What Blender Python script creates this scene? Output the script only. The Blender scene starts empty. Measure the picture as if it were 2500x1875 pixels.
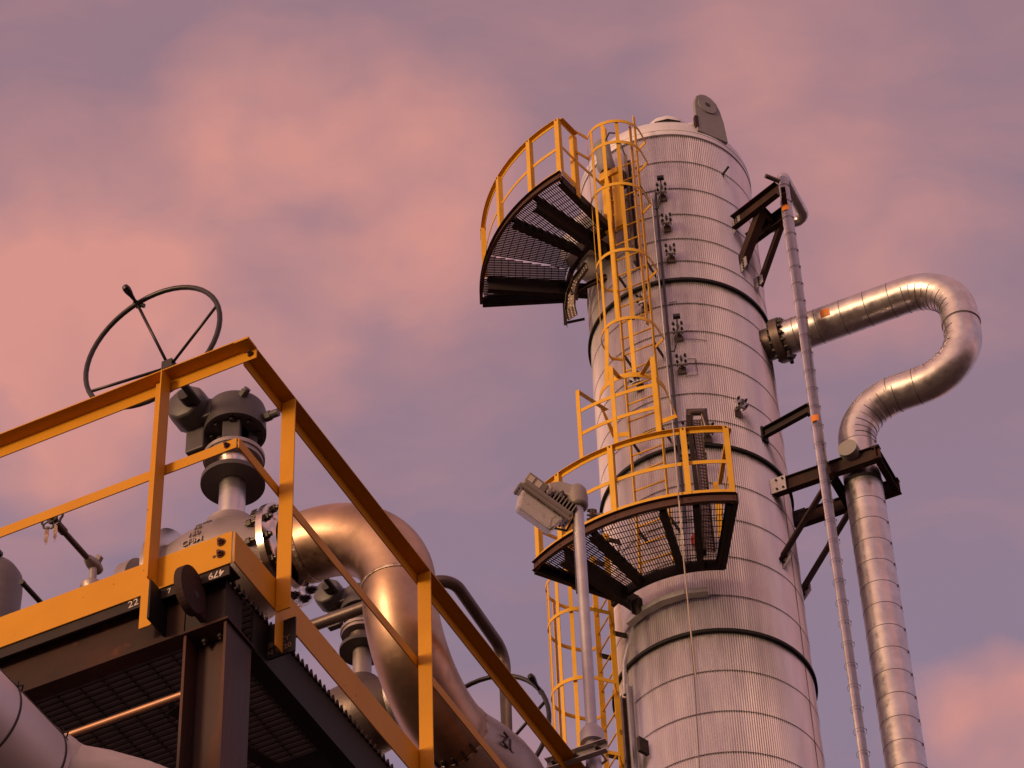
import bpy, math, random
from mathutils import Vector, Matrix
import bmesh
R_ = math.radians
random.seed(7)
sc = bpy.context.scene
COL = sc.collection
# ------------------------------------------------------------------ camera
CAMZ = 1.6
PITCH, ROLL, FPX = 0.7934118, -0.0430232, 7650.25
cam = bpy.data.cameras.new('camera'); cam.sensor_width = 36; cam.lens = 36 * FPX / 2500
cam.clip_start = 0.1; cam.clip_end = 5000
camo = bpy.data.objects.new('camera', cam); COL.objects.link(camo)
_f = Vector((0, math.cos(PITCH), math.sin(PITCH))); _u = Vector((0, -math.sin(PITCH), math.cos(PITCH))); _r = Vector((1, 0, 0))
_c, _s = math.cos(ROLL), math.sin(ROLL)
_R = _r * _c + _u * _s; _U = _u * _c - _r * _s
M = Matrix((_R, _U, -_f)).transposed().to_4x4(); M.translation = (0, 0, CAMZ)
camo.matrix_world = M
sc.camera = camo
# ------------------------------------------------------------------ sky, sun, exposure
sc.view_settings.view_transform = 'Standard'; sc.view_settings.look = 'None'
sc.view_settings.exposure = 0.0; sc.view_settings.gamma = 1
SUN_AZ, SUN_EL = R_(-132), R_(6)      # azimuth from +Y towards +X
sdir = Vector((math.sin(SUN_AZ) * math.cos(SUN_EL), math.cos(SUN_AZ) * math.cos(SUN_EL), math.sin(SUN_EL)))
sun = bpy.data.lights.new('sun', 'SUN'); sun.energy = 2.05; sun.angle = R_(13); sun.color = (1.0, .66, .38)
suno = bpy.data.objects.new('sun', sun); COL.objects.link(suno)
suno.rotation_euler = (-sdir).to_track_quat('-Z', 'Y').to_euler()

def lin(r, g, b):
    f = lambda c: (c / 255 / 12.92) if c <= 10 else ((c / 255 + .055) / 1.055) ** 2.4
    return (f(r), f(g), f(b), 1)

def pxdir(x, y):
    a = (x - 1250) / FPX; b = -(y - 937.5) / FPX
    return (_f + _R * a + _U * b).normalized()

world = bpy.data.worlds.new('World'); sc.world = world; world.use_nodes = True
nt = world.node_tree; nt.nodes.clear()
N = nt.nodes.new; LK = nt.links.new
wo = N('ShaderNodeOutputWorld'); bg = N('ShaderNodeBackground'); tc = N('ShaderNodeTexCoord')
def wmath(op, a, b=None, c=None):
    n = N('ShaderNodeMath'); n.operation = op
    for i, v in enumerate((a, b, c)):
        if v is None: continue
        if isinstance(v, (int, float)): n.inputs[i].default_value = v
        else: LK(v, n.inputs[i])
    return n.outputs[0]
def wdot(vec, d):
    n = N('ShaderNodeVectorMath'); n.operation = 'DOT_PRODUCT'; LK(vec, n.inputs[0]); n.inputs[1].default_value = d
    return n.outputs['Value']
def wmix(f, a, b):
    n = N('ShaderNodeMix'); n.data_type = 'RGBA'
    if isinstance(f, (int, float)): n.inputs[0].default_value = f
    else: LK(f, n.inputs[0])
    for i, v in ((6, a), (7, b)):
        if isinstance(v, tuple): n.inputs[i].default_value = v
        else: LK(v, n.inputs[i])
    return n.outputs[2]
def wrange(v, a, b, c=0, d=1, smooth=True):
    n = N('ShaderNodeMapRange'); n.interpolation_type = 'SMOOTHSTEP' if smooth else 'LINEAR'
    LK(v, n.inputs[0])
    for i, q in ((1, a), (2, b), (3, c), (4, d)): n.inputs[i].default_value = q
    return n.outputs[0]
gen = tc.outputs['Generated']
# warp the direction with noise so the cloud lobes get ragged borders
nw = N('ShaderNodeTexNoise'); nw.inputs['Scale'].default_value = 20; nw.inputs['Detail'].default_value = 5; nw.inputs['Roughness'].default_value = .5
LK(gen, nw.inputs['Vector'])
vs = N('ShaderNodeVectorMath'); vs.operation = 'SUBTRACT'; LK(nw.outputs['Color'], vs.inputs[0]); vs.inputs[1].default_value = (.5, .5, .5)
vm = N('ShaderNodeVectorMath'); vm.operation = 'SCALE'; LK(vs.outputs[0], vm.inputs[0]); vm.inputs['Scale'].default_value = .042
va = N('ShaderNodeVectorMath'); va.operation = 'ADD'; LK(gen, va.inputs[0]); LK(vm.outputs[0], va.inputs[1])
vn = N('ShaderNodeVectorMath'); vn.operation = 'NORMALIZE'; LK(va.outputs[0], vn.inputs[0]); wd = vn.outputs[0]
nishita = N('ShaderNodeTexSky'); nishita.sky_type = 'NISHITA'; nishita.sun_disc = False
nishita.sun_elevation = SUN_EL; nishita.sun_rotation = SUN_AZ % (2 * math.pi)
ns = N('ShaderNodeMix'); ns.data_type = 'RGBA'; ns.blend_type = 'MULTIPLY'; ns.inputs[0].default_value = 1
LK(nishita.outputs[0], ns.inputs[6]); ns.inputs[7].default_value = (.11, .11, .11, 1)
# veil of dusk haze: mauve overhead, warmer lower down
sep = N('ShaderNodeSeparateXYZ'); LK(gen, sep.inputs[0])
elev = sep.outputs['Z']
veil = wmix(wrange(elev, .60, .80), lin(146, 127, 148), lin(158, 124, 136))
# pink cloud lobes, (photo direction, angular radius in px, weight)
lobes = [((60, 620), 360, .50), ((0, 860), 360, .44), ((230, 760), 330, .36), ((130, 1010), 260, .42), ((290, 1130), 240, .40), ((0, 1330), 260, .30), ((420, 480), 300, .22), ((620, 300), 260, .42), ((430, 330), 200, .22),
         ((860, 270), 240, .32), ((1030, 400), 260, .46), ((820, 480), 240, .26), ((1080, 580), 260, .36), ((600, 700), 300, .32), ((420, 800), 260, .26), ((880, 760), 260, .20), ((1180, 800), 260, .24), ((640, 980), 240, .22), ((1350, 300), 300, .16),
         ((1950, 80), 380, .24), ((1980, 380), 260, .24), ((2050, 600), 320, .38), ((2250, 500), 260, .18), ((2420, 700), 260, .26), ((1800, 160), 220, .15), ((2520, 1800), 240, .85), ((2340, 1740), 150, .16), ((1330, 1850), 260, .2), ((150, 120), 260, .06)]
acc = None
for (p, r, w) in lobes:
    d = pxdir(*p)
    v = wrange(wdot(wd, tuple(d)), math.cos(r / FPX * 1.15), 1.0, 0, w)
    acc = v if acc is None else wmath('ADD', acc, v)
mp5 = N('ShaderNodeMapping'); mp5.inputs['Rotation'].default_value = (0, R_(-24), 0); mp5.inputs['Scale'].default_value = (9, 34, 34); LK(wd, mp5.inputs[0])
n5 = N('ShaderNodeTexNoise'); n5.inputs['Scale'].default_value = 1.0; n5.inputs['Detail'].default_value = 5; n5.inputs['Roughness'].default_value = .52; LK(mp5.outputs[0], n5.inputs['Vector'])
n2 = N('ShaderNodeTexNoise'); n2.inputs['Scale'].default_value = 22; n2.inputs['Detail'].default_value = 5; n2.inputs['Roughness'].default_value = .5
LK(gen, n2.inputs['Vector'])
fac = wmath('MULTIPLY', acc, wrange(n2.outputs[0], .32, .68, .68, 1.22, False))
fac = wmath('ADD', fac, wrange(n5.outputs[0], .36, .64, -.13, .13, False))
fac = wmath('MAXIMUM', fac, 0.0)
fac = wmath('MINIMUM', fac, 1.0)
# the rest of the sky, out of shot, has broken pink cloud too
n3 = N('ShaderNodeTexNoise'); n3.inputs['Scale'].default_value = 3.2; n3.inputs['Detail'].default_value = 6
LK(gen, n3.inputs['Vector'])
outside = wrange(wdot(gen, tuple(_f)), .965, .93)
oc = wmath('MULTIPLY', wrange(n3.outputs[0], .42, .66), outside)
fac = wmath('MAXIMUM', fac, oc)
skyc = wmix(fac, veil, lin(222, 152, 141))
# darker mauve patches
n4 = N('ShaderNodeTexNoise'); n4.inputs['Scale'].default_value = 16; n4.inputs['Detail'].default_value = 3
LK(gen, n4.inputs['Vector'])
dk = wrange(n4.outputs[0], .42, .75, 0, .26)
skyc = wmix(dk, skyc, lin(138, 114, 132))
# afterglow around the sun's azimuth, near the horizon
gl = wrange(wdot(gen, tuple(Vector((sdir.x, sdir.y, .12)).normalized())), .5, .99)
gl2 = wrange(wdot(gen, tuple(sdir)), .86, 1.0)
skyc = wmix(wmath('MULTIPLY', gl, .8), skyc, (1.15, .62, .42, 1))
skyc = wmix(wmath('MULTIPLY', gl2, .8), skyc, (2.3, 1.1, .48, 1))
fin = N('ShaderNodeMix'); fin.data_type = 'RGBA'; fin.inputs[0].default_value = .93
LK(ns.outputs[2], fin.inputs[6]); LK(skyc, fin.inputs[7])
LK(fin.outputs[2], bg.inputs[0]); LK(wrange(wdot(gen, tuple(_f)), .96, .85, 1.0, 1.2), bg.inputs[1])
LK(bg.outputs[0], wo.inputs[0])

# ------------------------------------------------------------------ materials
def mat(name, base, metal=0., rough=.6, var=None, vscale=6., vamt=.5, bump=0., bscale=40., rust=None, rscale=9., rthr=(.62, .72), ramt=1., rvar=0., stretch=None, spec=.5):
    m = bpy.data.materials.new(name); m.use_nodes = True
    t = m.node_tree; b = t.nodes['Principled BSDF']; L = t.links.new
    b.inputs['Metallic'].default_value = metal; b.inputs['Roughness'].default_value = rough
    b.inputs['Specular IOR Level'].default_value = spec
    co = t.nodes.new('ShaderNodeTexCoord'); src = co.outputs['Object']
    if stretch:
        mp = t.nodes.new('ShaderNodeMapping'); mp.inputs['Scale'].default_value = stretch; L(src, mp.inputs[0]); src = mp.outputs[0]
    def noise(s, d=5, r=.55):
        n = t.nodes.new('ShaderNodeTexNoise'); n.inputs['Scale'].default_value = s; n.inputs['Detail'].default_value = d; n.inputs['Roughness'].default_value = r; L(src, n.inputs['Vector']); return n.outputs[0]
    def mr(v, a, b_, c, d):
        n = t.nodes.new('ShaderNodeMapRange'); L(v, n.inputs[0])
        for i, q in ((1, a), (2, b_), (3, c), (4, d)): n.inputs[i].default_value = q
        return n.outputs[0]
    def mix(f, a, b_):
        n = t.nodes.new('ShaderNodeMix'); n.data_type = 'RGBA'
        if isinstance(f, float): n.inputs[0].default_value = f
        else: L(f, n.inputs[0])
        for i, v in ((6, a), (7, b_)):
            if isinstance(v, tuple): n.inputs[i].default_value = v
            else: L(v, n.inputs[i])
        return n.outputs[2]
    c = (*base, 1)
    if var: c = mix(mr(noise(vscale), .35, .65, 0, vamt), c, (*var, 1))
    if rust:
        rf = mr(noise(rscale, 8, .65), rthr[0], rthr[1], 0, ramt)
        c = mix(rf, c, (*rust, 1))
        L(mr(rf, 0, 1, metal, metal * .2), b.inputs['Metallic']); L(mr(rf, 0, 1, rough, .85), b.inputs['Roughness'])
    elif rvar: L(mr(noise(vscale * 2.3), .3, .7, rough - rvar, rough + rvar), b.inputs['Roughness'])
    if isinstance(c, tuple): b.inputs['Base Color'].default_value = c
    else: L(c, b.inputs['Base Color'])
    if bump:
        bn = t.nodes.new('ShaderNodeBump'); bn.inputs['Strength'].default_value = bump; bn.inputs['Distance'].default_value = .004
        L(noise(bscale, 4), bn.inputs['Height']); L(bn.outputs[0], b.inputs['Normal'])
    return m
YEL = mat('yellow_paint', (.60, .265, .006), rough=.52, spec=.28, var=(.53, .225, .005), vscale=5, vamt=.6, bump=.12, bscale=60, rust=(.16, .05, .015), rscale=34, rthr=(.665, .71), ramt=.8)
YEL2 = mat('tower_yellow_paint', (.74, .40, .03), rough=.5, spec=.3, var=(.64, .33, .02), vscale=4, vamt=.7, rust=(.25, .08, .02), rscale=22, rthr=(.68, .73), ramt=.7)
RUSTC = mat('brown_channel', (.065, .03, .026), rough=.7, spec=.3, var=(.10, .045, .035), vscale=3, vamt=.8, rust=(.16, .06, .03), rscale=7, rthr=(.56, .7), ramt=.5)
WELD = mat('weld_bead', (.60, .48, .40), metal=.9, rough=.5, var=(.22, .15, .12), vscale=30, vamt=.9, bump=.8, bscale=90)
TUBE = mat('dull_copper_tube', (.46, .25, .15), metal=.6, rough=.5, var=(.32, .17, .11), vscale=8, vamt=.6)
RUSTY = mat('rusty_steel', (.028, .015, .014), rough=.75, spec=.25, var=(.055, .022, .015), vscale=5, vamt=.8, bump=.35, bscale=50, rust=(.16, .05, .02), rscale=11, rthr=(.60, .76), ramt=.6)
DKST = mat('dark_primer', (.022, .016, .017), rough=.65, spec=.25, var=(.04, .022, .02), vscale=7, vamt=.7, bump=.25, bscale=50)
COLM = mat('column_steel', (.05, .036, .036), metal=.25, rough=.55, spec=.3, var=(.075, .028, .018), vscale=6, vamt=1., bump=.6, bscale=40, rust=(.12, .05, .03), rscale=14, rthr=(.55, .68), ramt=.7, stretch=(1, 1, .25))
GRAT = mat('grating_steel', (.022, .016, .017), rough=.7, spec=.2, var=(.04, .022, .018), vscale=9, vamt=.6)
ALU = mat('aluminium_cladding', (.73, .69, .71), metal=.9, rough=.36, var=(.59, .55, .58), vscale=5, vamt=.8, bump=.3, bscale=5, rvar=.06, stretch=(1, 1, .16))
ALU2 = mat('pipe_cladding', (.68, .64, .64), metal=.92, rough=.34, var=(.52, .48, .48), vscale=4.5, vamt=.85, bump=.6, bscale=8, rvar=.09)
ALU3 = mat('dull_cladding', (.78, .74, .76), metal=.45, rough=.5, var=(.66, .62, .64), vscale=2.5, vamt=.7, bump=.2, bscale=10)
SEAM = mat('dark_seam_strap', (.13, .11, .14), metal=.3, rough=.5)  # dark metal of the straps, buckles and seam lines
BLK = mat('black_sealant', (.010, .009, .010), rough=.6, spec=.25, var=(.02, .016, .015), vscale=6)
SSPIPE = mat('stainless_pipe', (.55, .37, .26), metal=1., rough=.41, var=(.26, .165, .115), vscale=3.2, vamt=.95, bump=.35, bscale=7, rust=(.20, .13, .10), rscale=5.4, rthr=(.50, .74), ramt=.55)
CAST = mat('cast_steel', (.40, .34, .32), metal=.75, rough=.46, var=(.31, .26, .24), vscale=9, vamt=.6, bump=.35, bscale=120)
GREYP = mat('grey_paint', (.085, .072, .075), rough=.5, var=(.085, .078, .083), vscale=8, vamt=.6, bump=.15, bscale=70, metal=.1)
CHROME = mat('machined_steel', (.72, .65, .60), metal=1., rough=.2, var=(.6, .52, .46), vscale=12, vamt=.5)
BLKST = mat('black_steel', (.02, .019, .021), rough=.38, var=(.045, .032, .028), vscale=12, vamt=.5, metal=.2)
DKPIPE = mat('dark_pipe', (.15, .115, .105), metal=.6, rough=.45, var=(.10, .07, .06), vscale=8, vamt=.8, bump=.2, bscale=60)
GALV = mat('galvanised_steel', (.50, .48, .50), metal=.75, rough=.45, var=(.40, .38, .41), vscale=14, vamt=.7, bump=.1, bscale=80)
BOLT = mat('bolt_steel', (.10, .085, .08), metal=.7, rough=.4, var=(.05, .035, .03), vscale=60, vamt=.7)
BOLTR = mat('painted_bolt', (.10, .025, .012), metal=.2, rough=.5, var=(.03, .012, .01), vscale=80, vamt=.8)
LAMPB = mat('lamp_housing', (.30, .255, .235), metal=.35, rough=.5, var=(.24, .20, .185), vscale=12, vamt=.6, bump=.15, bscale=70)
LUGM = mat('grey_lug_steel', (.25, .235, .235), rough=.55, var=(.20, .185, .185), vscale=8, vamt=.5)
WHITE = mat('white_mastic', (.62, .56, .52), rough=.75, var=(.50, .44, .41), vscale=9, vamt=.7, bump=.8, bscale=9)
ORANGE = mat('orange_label', (.75, .22, .015), rough=.5, var=(.6, .16, .01), vscale=60)
RED = mat('red_sign', (.26, .02, .014), rough=.5)
LABEL = mat('pale_label', (.62, .52, .48), rough=.5)
CHALK = mat('chalk', (.62, .52, .46), rough=.9)
CHALK2 = mat('faint_chalk', (.22, .13, .10), rough=.9)
INK = mat('engraving', (.05, .04, .04), rough=.7)
ROPE = mat('rope_fibre', (.46, .36, .31), rough=.8)
RAG = mat('frayed_cloth', (.55, .38, .30), rough=.9, var=(.25, .14, .10), vscale=60, vamt=.9)
HOSE = mat('black_conduit', (.03, .03, .038), rough=.45)
GND = mat('gravel', (.07, .052, .045), rough=.95, var=(.045, .035, .03), vscale=.6, vamt=.8, bump=.6, bscale=6)
gl_ = bpy.data.materials.new('lamp_glass'); gl_.use_nodes = True
b_ = gl_.node_tree.nodes['Principled BSDF']; b_.inputs['Base Color'].default_value = (.82, .74, .70, 1); b_.inputs['Roughness'].default_value = .16
b_.inputs['Transmission Weight'].default_value = .55; b_.inputs['IOR'].default_value = 1.4
GLASS = gl_

# ------------------------------------------------------------------ mesh builder
def V(*a): return Vector(a)
Z = V(0, 0, 1)
class MB:
    def __init__(s): s.v = []; s.f = []; s.sm = []
    def add(s, vs, fs, smooth=False):
        n = len(s.v); s.v += [tuple(v) for v in vs]
        for f in fs: s.f.append(tuple(n + i for i in f)); s.sm.append(smooth)
        return s
    def box(s, c, d, ax=None):
        x, y, z = ax or (V(1, 0, 0), V(0, 1, 0), Z); c = V(*c)
        vs = [c + x * (i * d[0] / 2) + y * (j * d[1] / 2) + z * (k * d[2] / 2) for i in (-1, 1) for j in (-1, 1) for k in (-1, 1)]
        return s.add(vs, [(0, 1, 3, 2), (4, 6, 7, 5), (0, 4, 5, 1), (2, 3, 7, 6), (0, 2, 6, 4), (1, 5, 7, 3)])
    def sweep(s, path, prof, up=Z, closed=False, smooth=False, caps=True):
        """sweep a 2D profile (side, up) along path; up may be a list"""
        P = [V(*p) for p in path]; n = len(P); k = len(prof); rings = []
        for i, p in enumerate(P):
            a = P[i - 1] if (i > 0 or closed) else p; b = P[(i + 1) % n] if (i < n - 1 or closed) else p
            t1 = (p - a).normalized() if (p - a).length > 1e-9 else None; t2 = (b - p).normalized() if (b - p).length > 1e-9 else None
            t = ((t1 or t2) + (t2 or t1)).normalized()
            u0 = up[i] if isinstance(up, list) else up
            sd = t.cross(u0); 
            if sd.length < 1e-6: sd = t.cross(V(1, .01, 0))
            sd.normalize(); uu = sd.cross(t).normalized()
            sc_ = 1.
            if t1 and t2: sc_ = min(2.5, 1 / max(.3, math.sqrt(max(0, (1 + t1.dot(t2)) / 2))))
            # mitre scaling only in the plane of the bend
            if t1 and t2 and (t2 - t1).length > 1e-4:
                bn = (t2 - t1).normalized()
                ring = []
                for (q, w) in prof:
                    o = sd * q + uu * w; o = o + bn * (o.dot(bn) * (sc_ - 1)); ring.append(p + o)
            else: ring = [p + sd * q + uu * w for (q, w) in prof]
            rings.append(ring)
        fs = []
        for i in range(n if closed else n - 1):
            j = (i + 1) % n
            for a in range(k):
                b = (a + 1) % k; fs.append((i * k + a, j * k + a, j * k + b, i * k + b))
        vs = [v for r in rings for v in r]
        s.add(vs, fs, smooth)
        if caps and not closed:
            s.add(rings[0], [tuple(range(k))]); s.add(rings[-1], [tuple(reversed(range(k)))])
        return s
    def tube(s, path, r, seg=12, closed=False, up=Z, caps=True):
        rr = r if isinstance(r, list) else None
        pr = [(math.cos(2 * math.pi * i / seg) , math.sin(2 * math.pi * i / seg)) for i in range(seg)]
        if rr is None: return s.sweep(path, [(a * r, b * r) for a, b in pr], up, closed, True, caps)
        P = [V(*p) for p in path]; rings = []
        sd = None
        for i, p in enumerate(P):
            a = P[max(0, i - 1)]; b = P[min(len(P) - 1, i + 1)]; t = (b - a).normalized()
            sd = t.cross(up if abs(t.dot(up)) < .98 else V(1, .02, 0)).normalized(); uu = sd.cross(t)
            rings.append([p + (sd * x + uu * y) * rr[i] for x, y in pr])
        vs = [v for r_ in rings for v in r_]; k = seg
        s.add(vs, [(i * k + a, (i + 1) * k + a, (i + 1) * k + (a + 1) % k, i * k + (a + 1) % k) for i in range(len(P) - 1) for a in range(k)], True)
        if caps: s.add(rings[0], [tuple(range(k))]); s.add(rings[-1], [tuple(reversed(range(k)))])
        return s
    def lathe(s, prof, o=(0, 0, 0), ax=Z, seg=32, smooth=True, a0=0., a1=2 * math.pi, fn=None, ref=None):
        """prof: (r, h) along axis ax from o.  Hard corners where points are doubled."""
        o = V(*o); ax = ax.normalized(); x = ref or (ax.cross(V(0, 0, 1)) if abs(ax.z) < .9 else V(1, 0, 0)); x = (x - ax * x.dot(ax)).normalized(); y = ax.cross(x)
        full = abs(a1 - a0 - 2 * math.pi) < 1e-6; m = seg if full else seg + 1; rings = []
        for (r, h) in prof:
            rings.append([o + ax * h + (x * math.cos(a0 + (a1 - a0) * i / seg) + y * math.sin(a0 + (a1 - a0) * i / seg)) * (r if fn is None else fn(r, a0 + (a1 - a0) * i / seg)) for i in range(m)])
        for j in range(len(prof) - 1):
            if (V(*prof[j]).xy if 0 else 0): pass
            if abs(prof[j][0] - prof[j + 1][0]) < 1e-9 and abs(prof[j][1] - prof[j + 1][1]) < 1e-9: continue
            vs = rings[j] + rings[j + 1]
            s.add(vs, [(i, (i + 1) % m, m + (i + 1) % m, m + i) for i in range(seg if full else seg)], False)
            for q in range(seg): s.sm[-1 - q] = smooth
        return s
    def cyl(s, o, ax, r, h, seg=24, r2=None):
        r2 = r if r2 is None else r2
        o = V(*o)
        s.lathe([(r, 0), (r2, h)], o, ax, seg); s.lathe([(0.0001, 0), (r, 0)], o, ax, seg, False); s.lathe([(r2, h), (0.0001, h)], o, ax, seg, False); return s
    def prism(s, poly, o, ax, ay, th):
        """extrude 2D polygon (in ax, ay) by th along ax x ay, centred"""
        o = V(*o); n = ax.cross(ay).normalized(); k = len(poly)
        A = [o + ax * p[0] + ay * p[1] - n * th / 2 for p in poly]; B = [a + n * th for a in A]
        s.add(A + B, [tuple(reversed(range(k))), tuple(range(k, 2 * k))] + [(i, (i + 1) % k, k + (i + 1) % k, k + i) for i in range(k)]); return s
    def nut(s, o, ax, r=.012, h=.012, seg=6): return s.cyl(o, ax, r, h, seg)
    def xf(s, fn): s.v = [tuple(fn(V(*v))) for v in s.v]; return s

def link(o, parent=None):
    COL.objects.link(o)
    if parent is not None: o.parent = parent
    return o
def thing(name, label, cat, frame, group=None):
    o = bpy.data.objects.new(name, None); o.empty_display_size = .1; o.matrix_world = frame; link(o)
    o['label'] = label; o['category'] = cat
    if group: o['group'] = group
    return o
BEV = {}
def part(name, mb, m, parent, origin=(0, 0, 0), label=None, bevel=0.):
    me = bpy.data.meshes.new(name)
    ox = V(*origin)
    me.from_pydata([tuple(V(*v) - ox) for v in mb.v], [], mb.f); me.update()
    # weld duplicates so smooth shading runs across strips
    bm = bmesh.new(); bm.from_mesh(me)
    bm.faces.ensure_lookup_table()
    for f, q in zip(bm.faces, mb.sm): f.smooth = q
    bmesh.ops.remove_doubles(bm, verts=bm.verts, dist=1e-5)
    bmesh.ops.recalc_face_normals(bm, faces=bm.faces)
    for e in bm.edges:
        if len(e.link_faces) == 2 and e.calc_face_angle(0) > R_(38): e.smooth = False
    bm.to_mesh(me); bm.free()
    me.materials.append(m)
    o = bpy.data.objects.new(name, me); o.location = ox; link(o, parent)
    if label: o['label'] = label
    if bevel:
        b = o.modifiers.new('bevel', 'BEVEL'); b.width = bevel; b.segments = 2; b.limit_method = 'ANGLE'; b.angle_limit = R_(40)
    return o
def top(o, label, cat, group=None, kind=None):
    if label: o['label'] = label; o['category'] = cat
    if group: o['group'] = group
    if kind: o['kind'] = kind
    return o
def copy_tree(o, parent=None):
    c = o.copy(); COL.objects.link(c); c.parent = parent
    for ch in list(o.children): copy_tree(ch, c)
    return c

def arcfillet(pts, r, n=10):
    P = [V(*p) for p in pts]; out = [P[0]]
    for i in range(1, len(P) - 1):
        a, b, c = P[i - 1], P[i], P[i + 1]; u = (a - b).normalized(); w = (c - b).normalized()
        ang = math.acos(max(-1, min(1, u.dot(w)))); rr = r[i - 1] if isinstance(r, list) else r
        if ang > 3.1: out.append(b); continue
        d = rr / math.tan(ang / 2); cen = b + (u + w).normalized() * (rr / math.sin(ang / 2))
        s0 = b + u * d - cen; s1 = b + w * d - cen; tot = math.pi - ang
        for k in range(n + 1):
            t = k / n; out.append(cen + (s0 * math.sin((1 - t) * tot) + s1 * math.sin(t * tot)) / math.sin(tot))
    out.append(P[-1]); return out

def text_mesh(txt, size, m, parent, frame, name='lettering', bend=None, ext=.001, weight=0.):
    cu = bpy.data.curves.new(name, 'FONT'); cu.body = txt; cu.size = size; cu.extrude = ext; cu.align_x = 'CENTER'; cu.align_y = 'CENTER'; cu.offset = weight
    cu.space_line = .95; cu.resolution_u = 3
    o = bpy.data.objects.new(name, cu); COL.objects.link(o)
    bpy.context.view_layer.update()
    me = bpy.data.meshes.new_from_object(o.evaluated_get(bpy.context.evaluated_depsgraph_get()))
    bpy.data.objects.remove(o); bpy.data.curves.remove(cu)
    if bend:
        for v in me.vertices: v.co = bend(v.co)
    else: me.transform(frame)
    me.materials.clear(); me.materials.append(m); me.name = name
    ob = bpy.data.objects.new(name, me); link(ob, parent); return ob

# ================================================================== THE NEAR FRAME (platform corner)
UX = V(.90834542, -.41822076, 0).normalized(); VX = V(-UX.y, UX.x, 0)
HC = 8.46; Z0 = .9069 * HC + CAMZ
C0 = V(math.sin(R_(-7.07)) * HC, math.cos(R_(-7.07)) * HC, Z0)
NF = Matrix((UX, VX, Z)).transposed().to_4x4(); NF.translation = C0
def nframe(u, v, z): return NF @ Matrix.Translation((u, v, z))
U, W = V(1, 0, 0), V(0, 1, 0)        # local axes: U along the front edge, W along the right-hand edge
GZ = -Z0                              # ground in this frame

# ---- ground
g = MB(); g.add([(-2500, -2500, 0), (2500, -2500, 0), (2500, 2500, 0), (-2500, 2500, 0)], [(0, 1, 2, 3)])
go = part('ground', g, GND, None); go['kind'] = 'structure'
go['label'] = 'gravel plant yard'; del go['label']

# ---- steel platform
pf = thing('steel_platform', 'dark rusty steel walkway platform on a column beneath the yellow railing', 'platform', nframe(0, 0, 0))
L4 = lambda a, t: [(0, 0), (a, 0), (a, t), (t, t), (t, a), (0, a)]
def channel(h, b, t): return [(0, 0), (b, 0), (b, t), (t, t), (t, h - t), (b, h - t), (b, h), (0, h)]
UE, VE = -3.6, 4.6          # platform extent
# edge angle under the toe plate with chalk marks
m = MB(); m.box(((UE - .012) / 2, .004, -.024), (-UE - .012, .008, .056)); m.box(((UE - .012) / 2, .045, -.006), (-UE - .012, .074, .008))
ea = part('edge_angle', m, DKST, pf)
fr = lambda x, y, z, ang=0: Matrix.Translation((x, y, z)) @ Matrix(((1, 0, 0), (0, 0, -1), (0, 1, 0))).to_4x4() @ Matrix.Rotation(ang, 4, 'Z')
text_mesh('479', .044, CHALK, ea, fr(-.065, -.0012, -.030, math.pi), 'chalk_writing', ext=.0004, weight=.0006)
text_mesh('7', .034, CHALK, ea, fr(-.262, -.0012, -.028, .2), 'chalk_writing', ext=.0004)
text_mesh('22', .046, CHALK, ea, fr(-.415, -.0012, -.024, .1), 'chalk_writing', ext=.0004)
m = MB(); m.sweep([(UE, .05, -.21), (-.222, .05, -.21)], [(0, 0), (0, .195), (-.006, .195), (-.006, .009), (-.07, .009), (-.07, 0)], Z)
part('front_beam', m, RUSTY, pf)
m = MB(); m.box((-.138, .115, -.11), (.165, .12, .196)); part('beam_end_block', m, DKST, pf)
m = MB(); m.sweep([(-.045, .235, -.21), (-.045, VE, -.21)], [(0, 0), (0, .197), (-.007, .197), (-.007, .009), (-.075, .009), (-.075, 0)], Z)
part('side_beam', m, BLK, pf)
for v in (1.05, 2.1, 3.15, 4.2):
    m = MB(); m.sweep([(UE, v, -.16), (-.055, v, -.16)], [(0, 0), (0, .12), (-.006, .12), (-.006, .008), (-.05, .008), (-.05, 0)], Z); part('cross_beam', m, DKST, pf)
for u in (-1.25, -2.4):
    m = MB(); m.sweep([(u, .14, -.15), (u, VE - .05, -.15)], [(0, 0), (0, .11), (-.006, .11), (-.006, .008), (-.05, .008), (-.05, 0)], Z); part('joist', m, DKST, pf)
# H column at the corner, down to the ground
def hcol(cu, cv, s, top_):
    m = MB(); t = .011
    for du in (-1, 1): m.box((cu + du * (s / 2 - t / 2), cv, (GZ + top_) / 2), (t, s, top_ - GZ))
    m.box((cu, cv, (GZ + top_) / 2), (s - 2 * t - .001, .008, top_ - GZ)); return m
part('column', hcol(-.1325, .14, .178, -.222), COLM, pf)
part('column', hcol(UE + .1, .14, .178, -.222), COLM, pf); part('column', hcol(-.1325, VE - .1, .178, -.222), COLM, pf); part('column', hcol(UE + .1, VE - .1, .178, -.222), COLM, pf)
m = MB(); m.box((-.1325, .14, -.216), (.20, .20, .011)); part('cap_plate', m, RUSTY, pf)
m = MB()
for p in ((-.165, .105), (-.10, .105)): m.nut((p[0], p[1], -.238), Z, .013, .016); m.cyl((p[0], p[1], -.25), Z, .006, .014, 8)
part('bolt', m, BOLT, pf)
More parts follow.
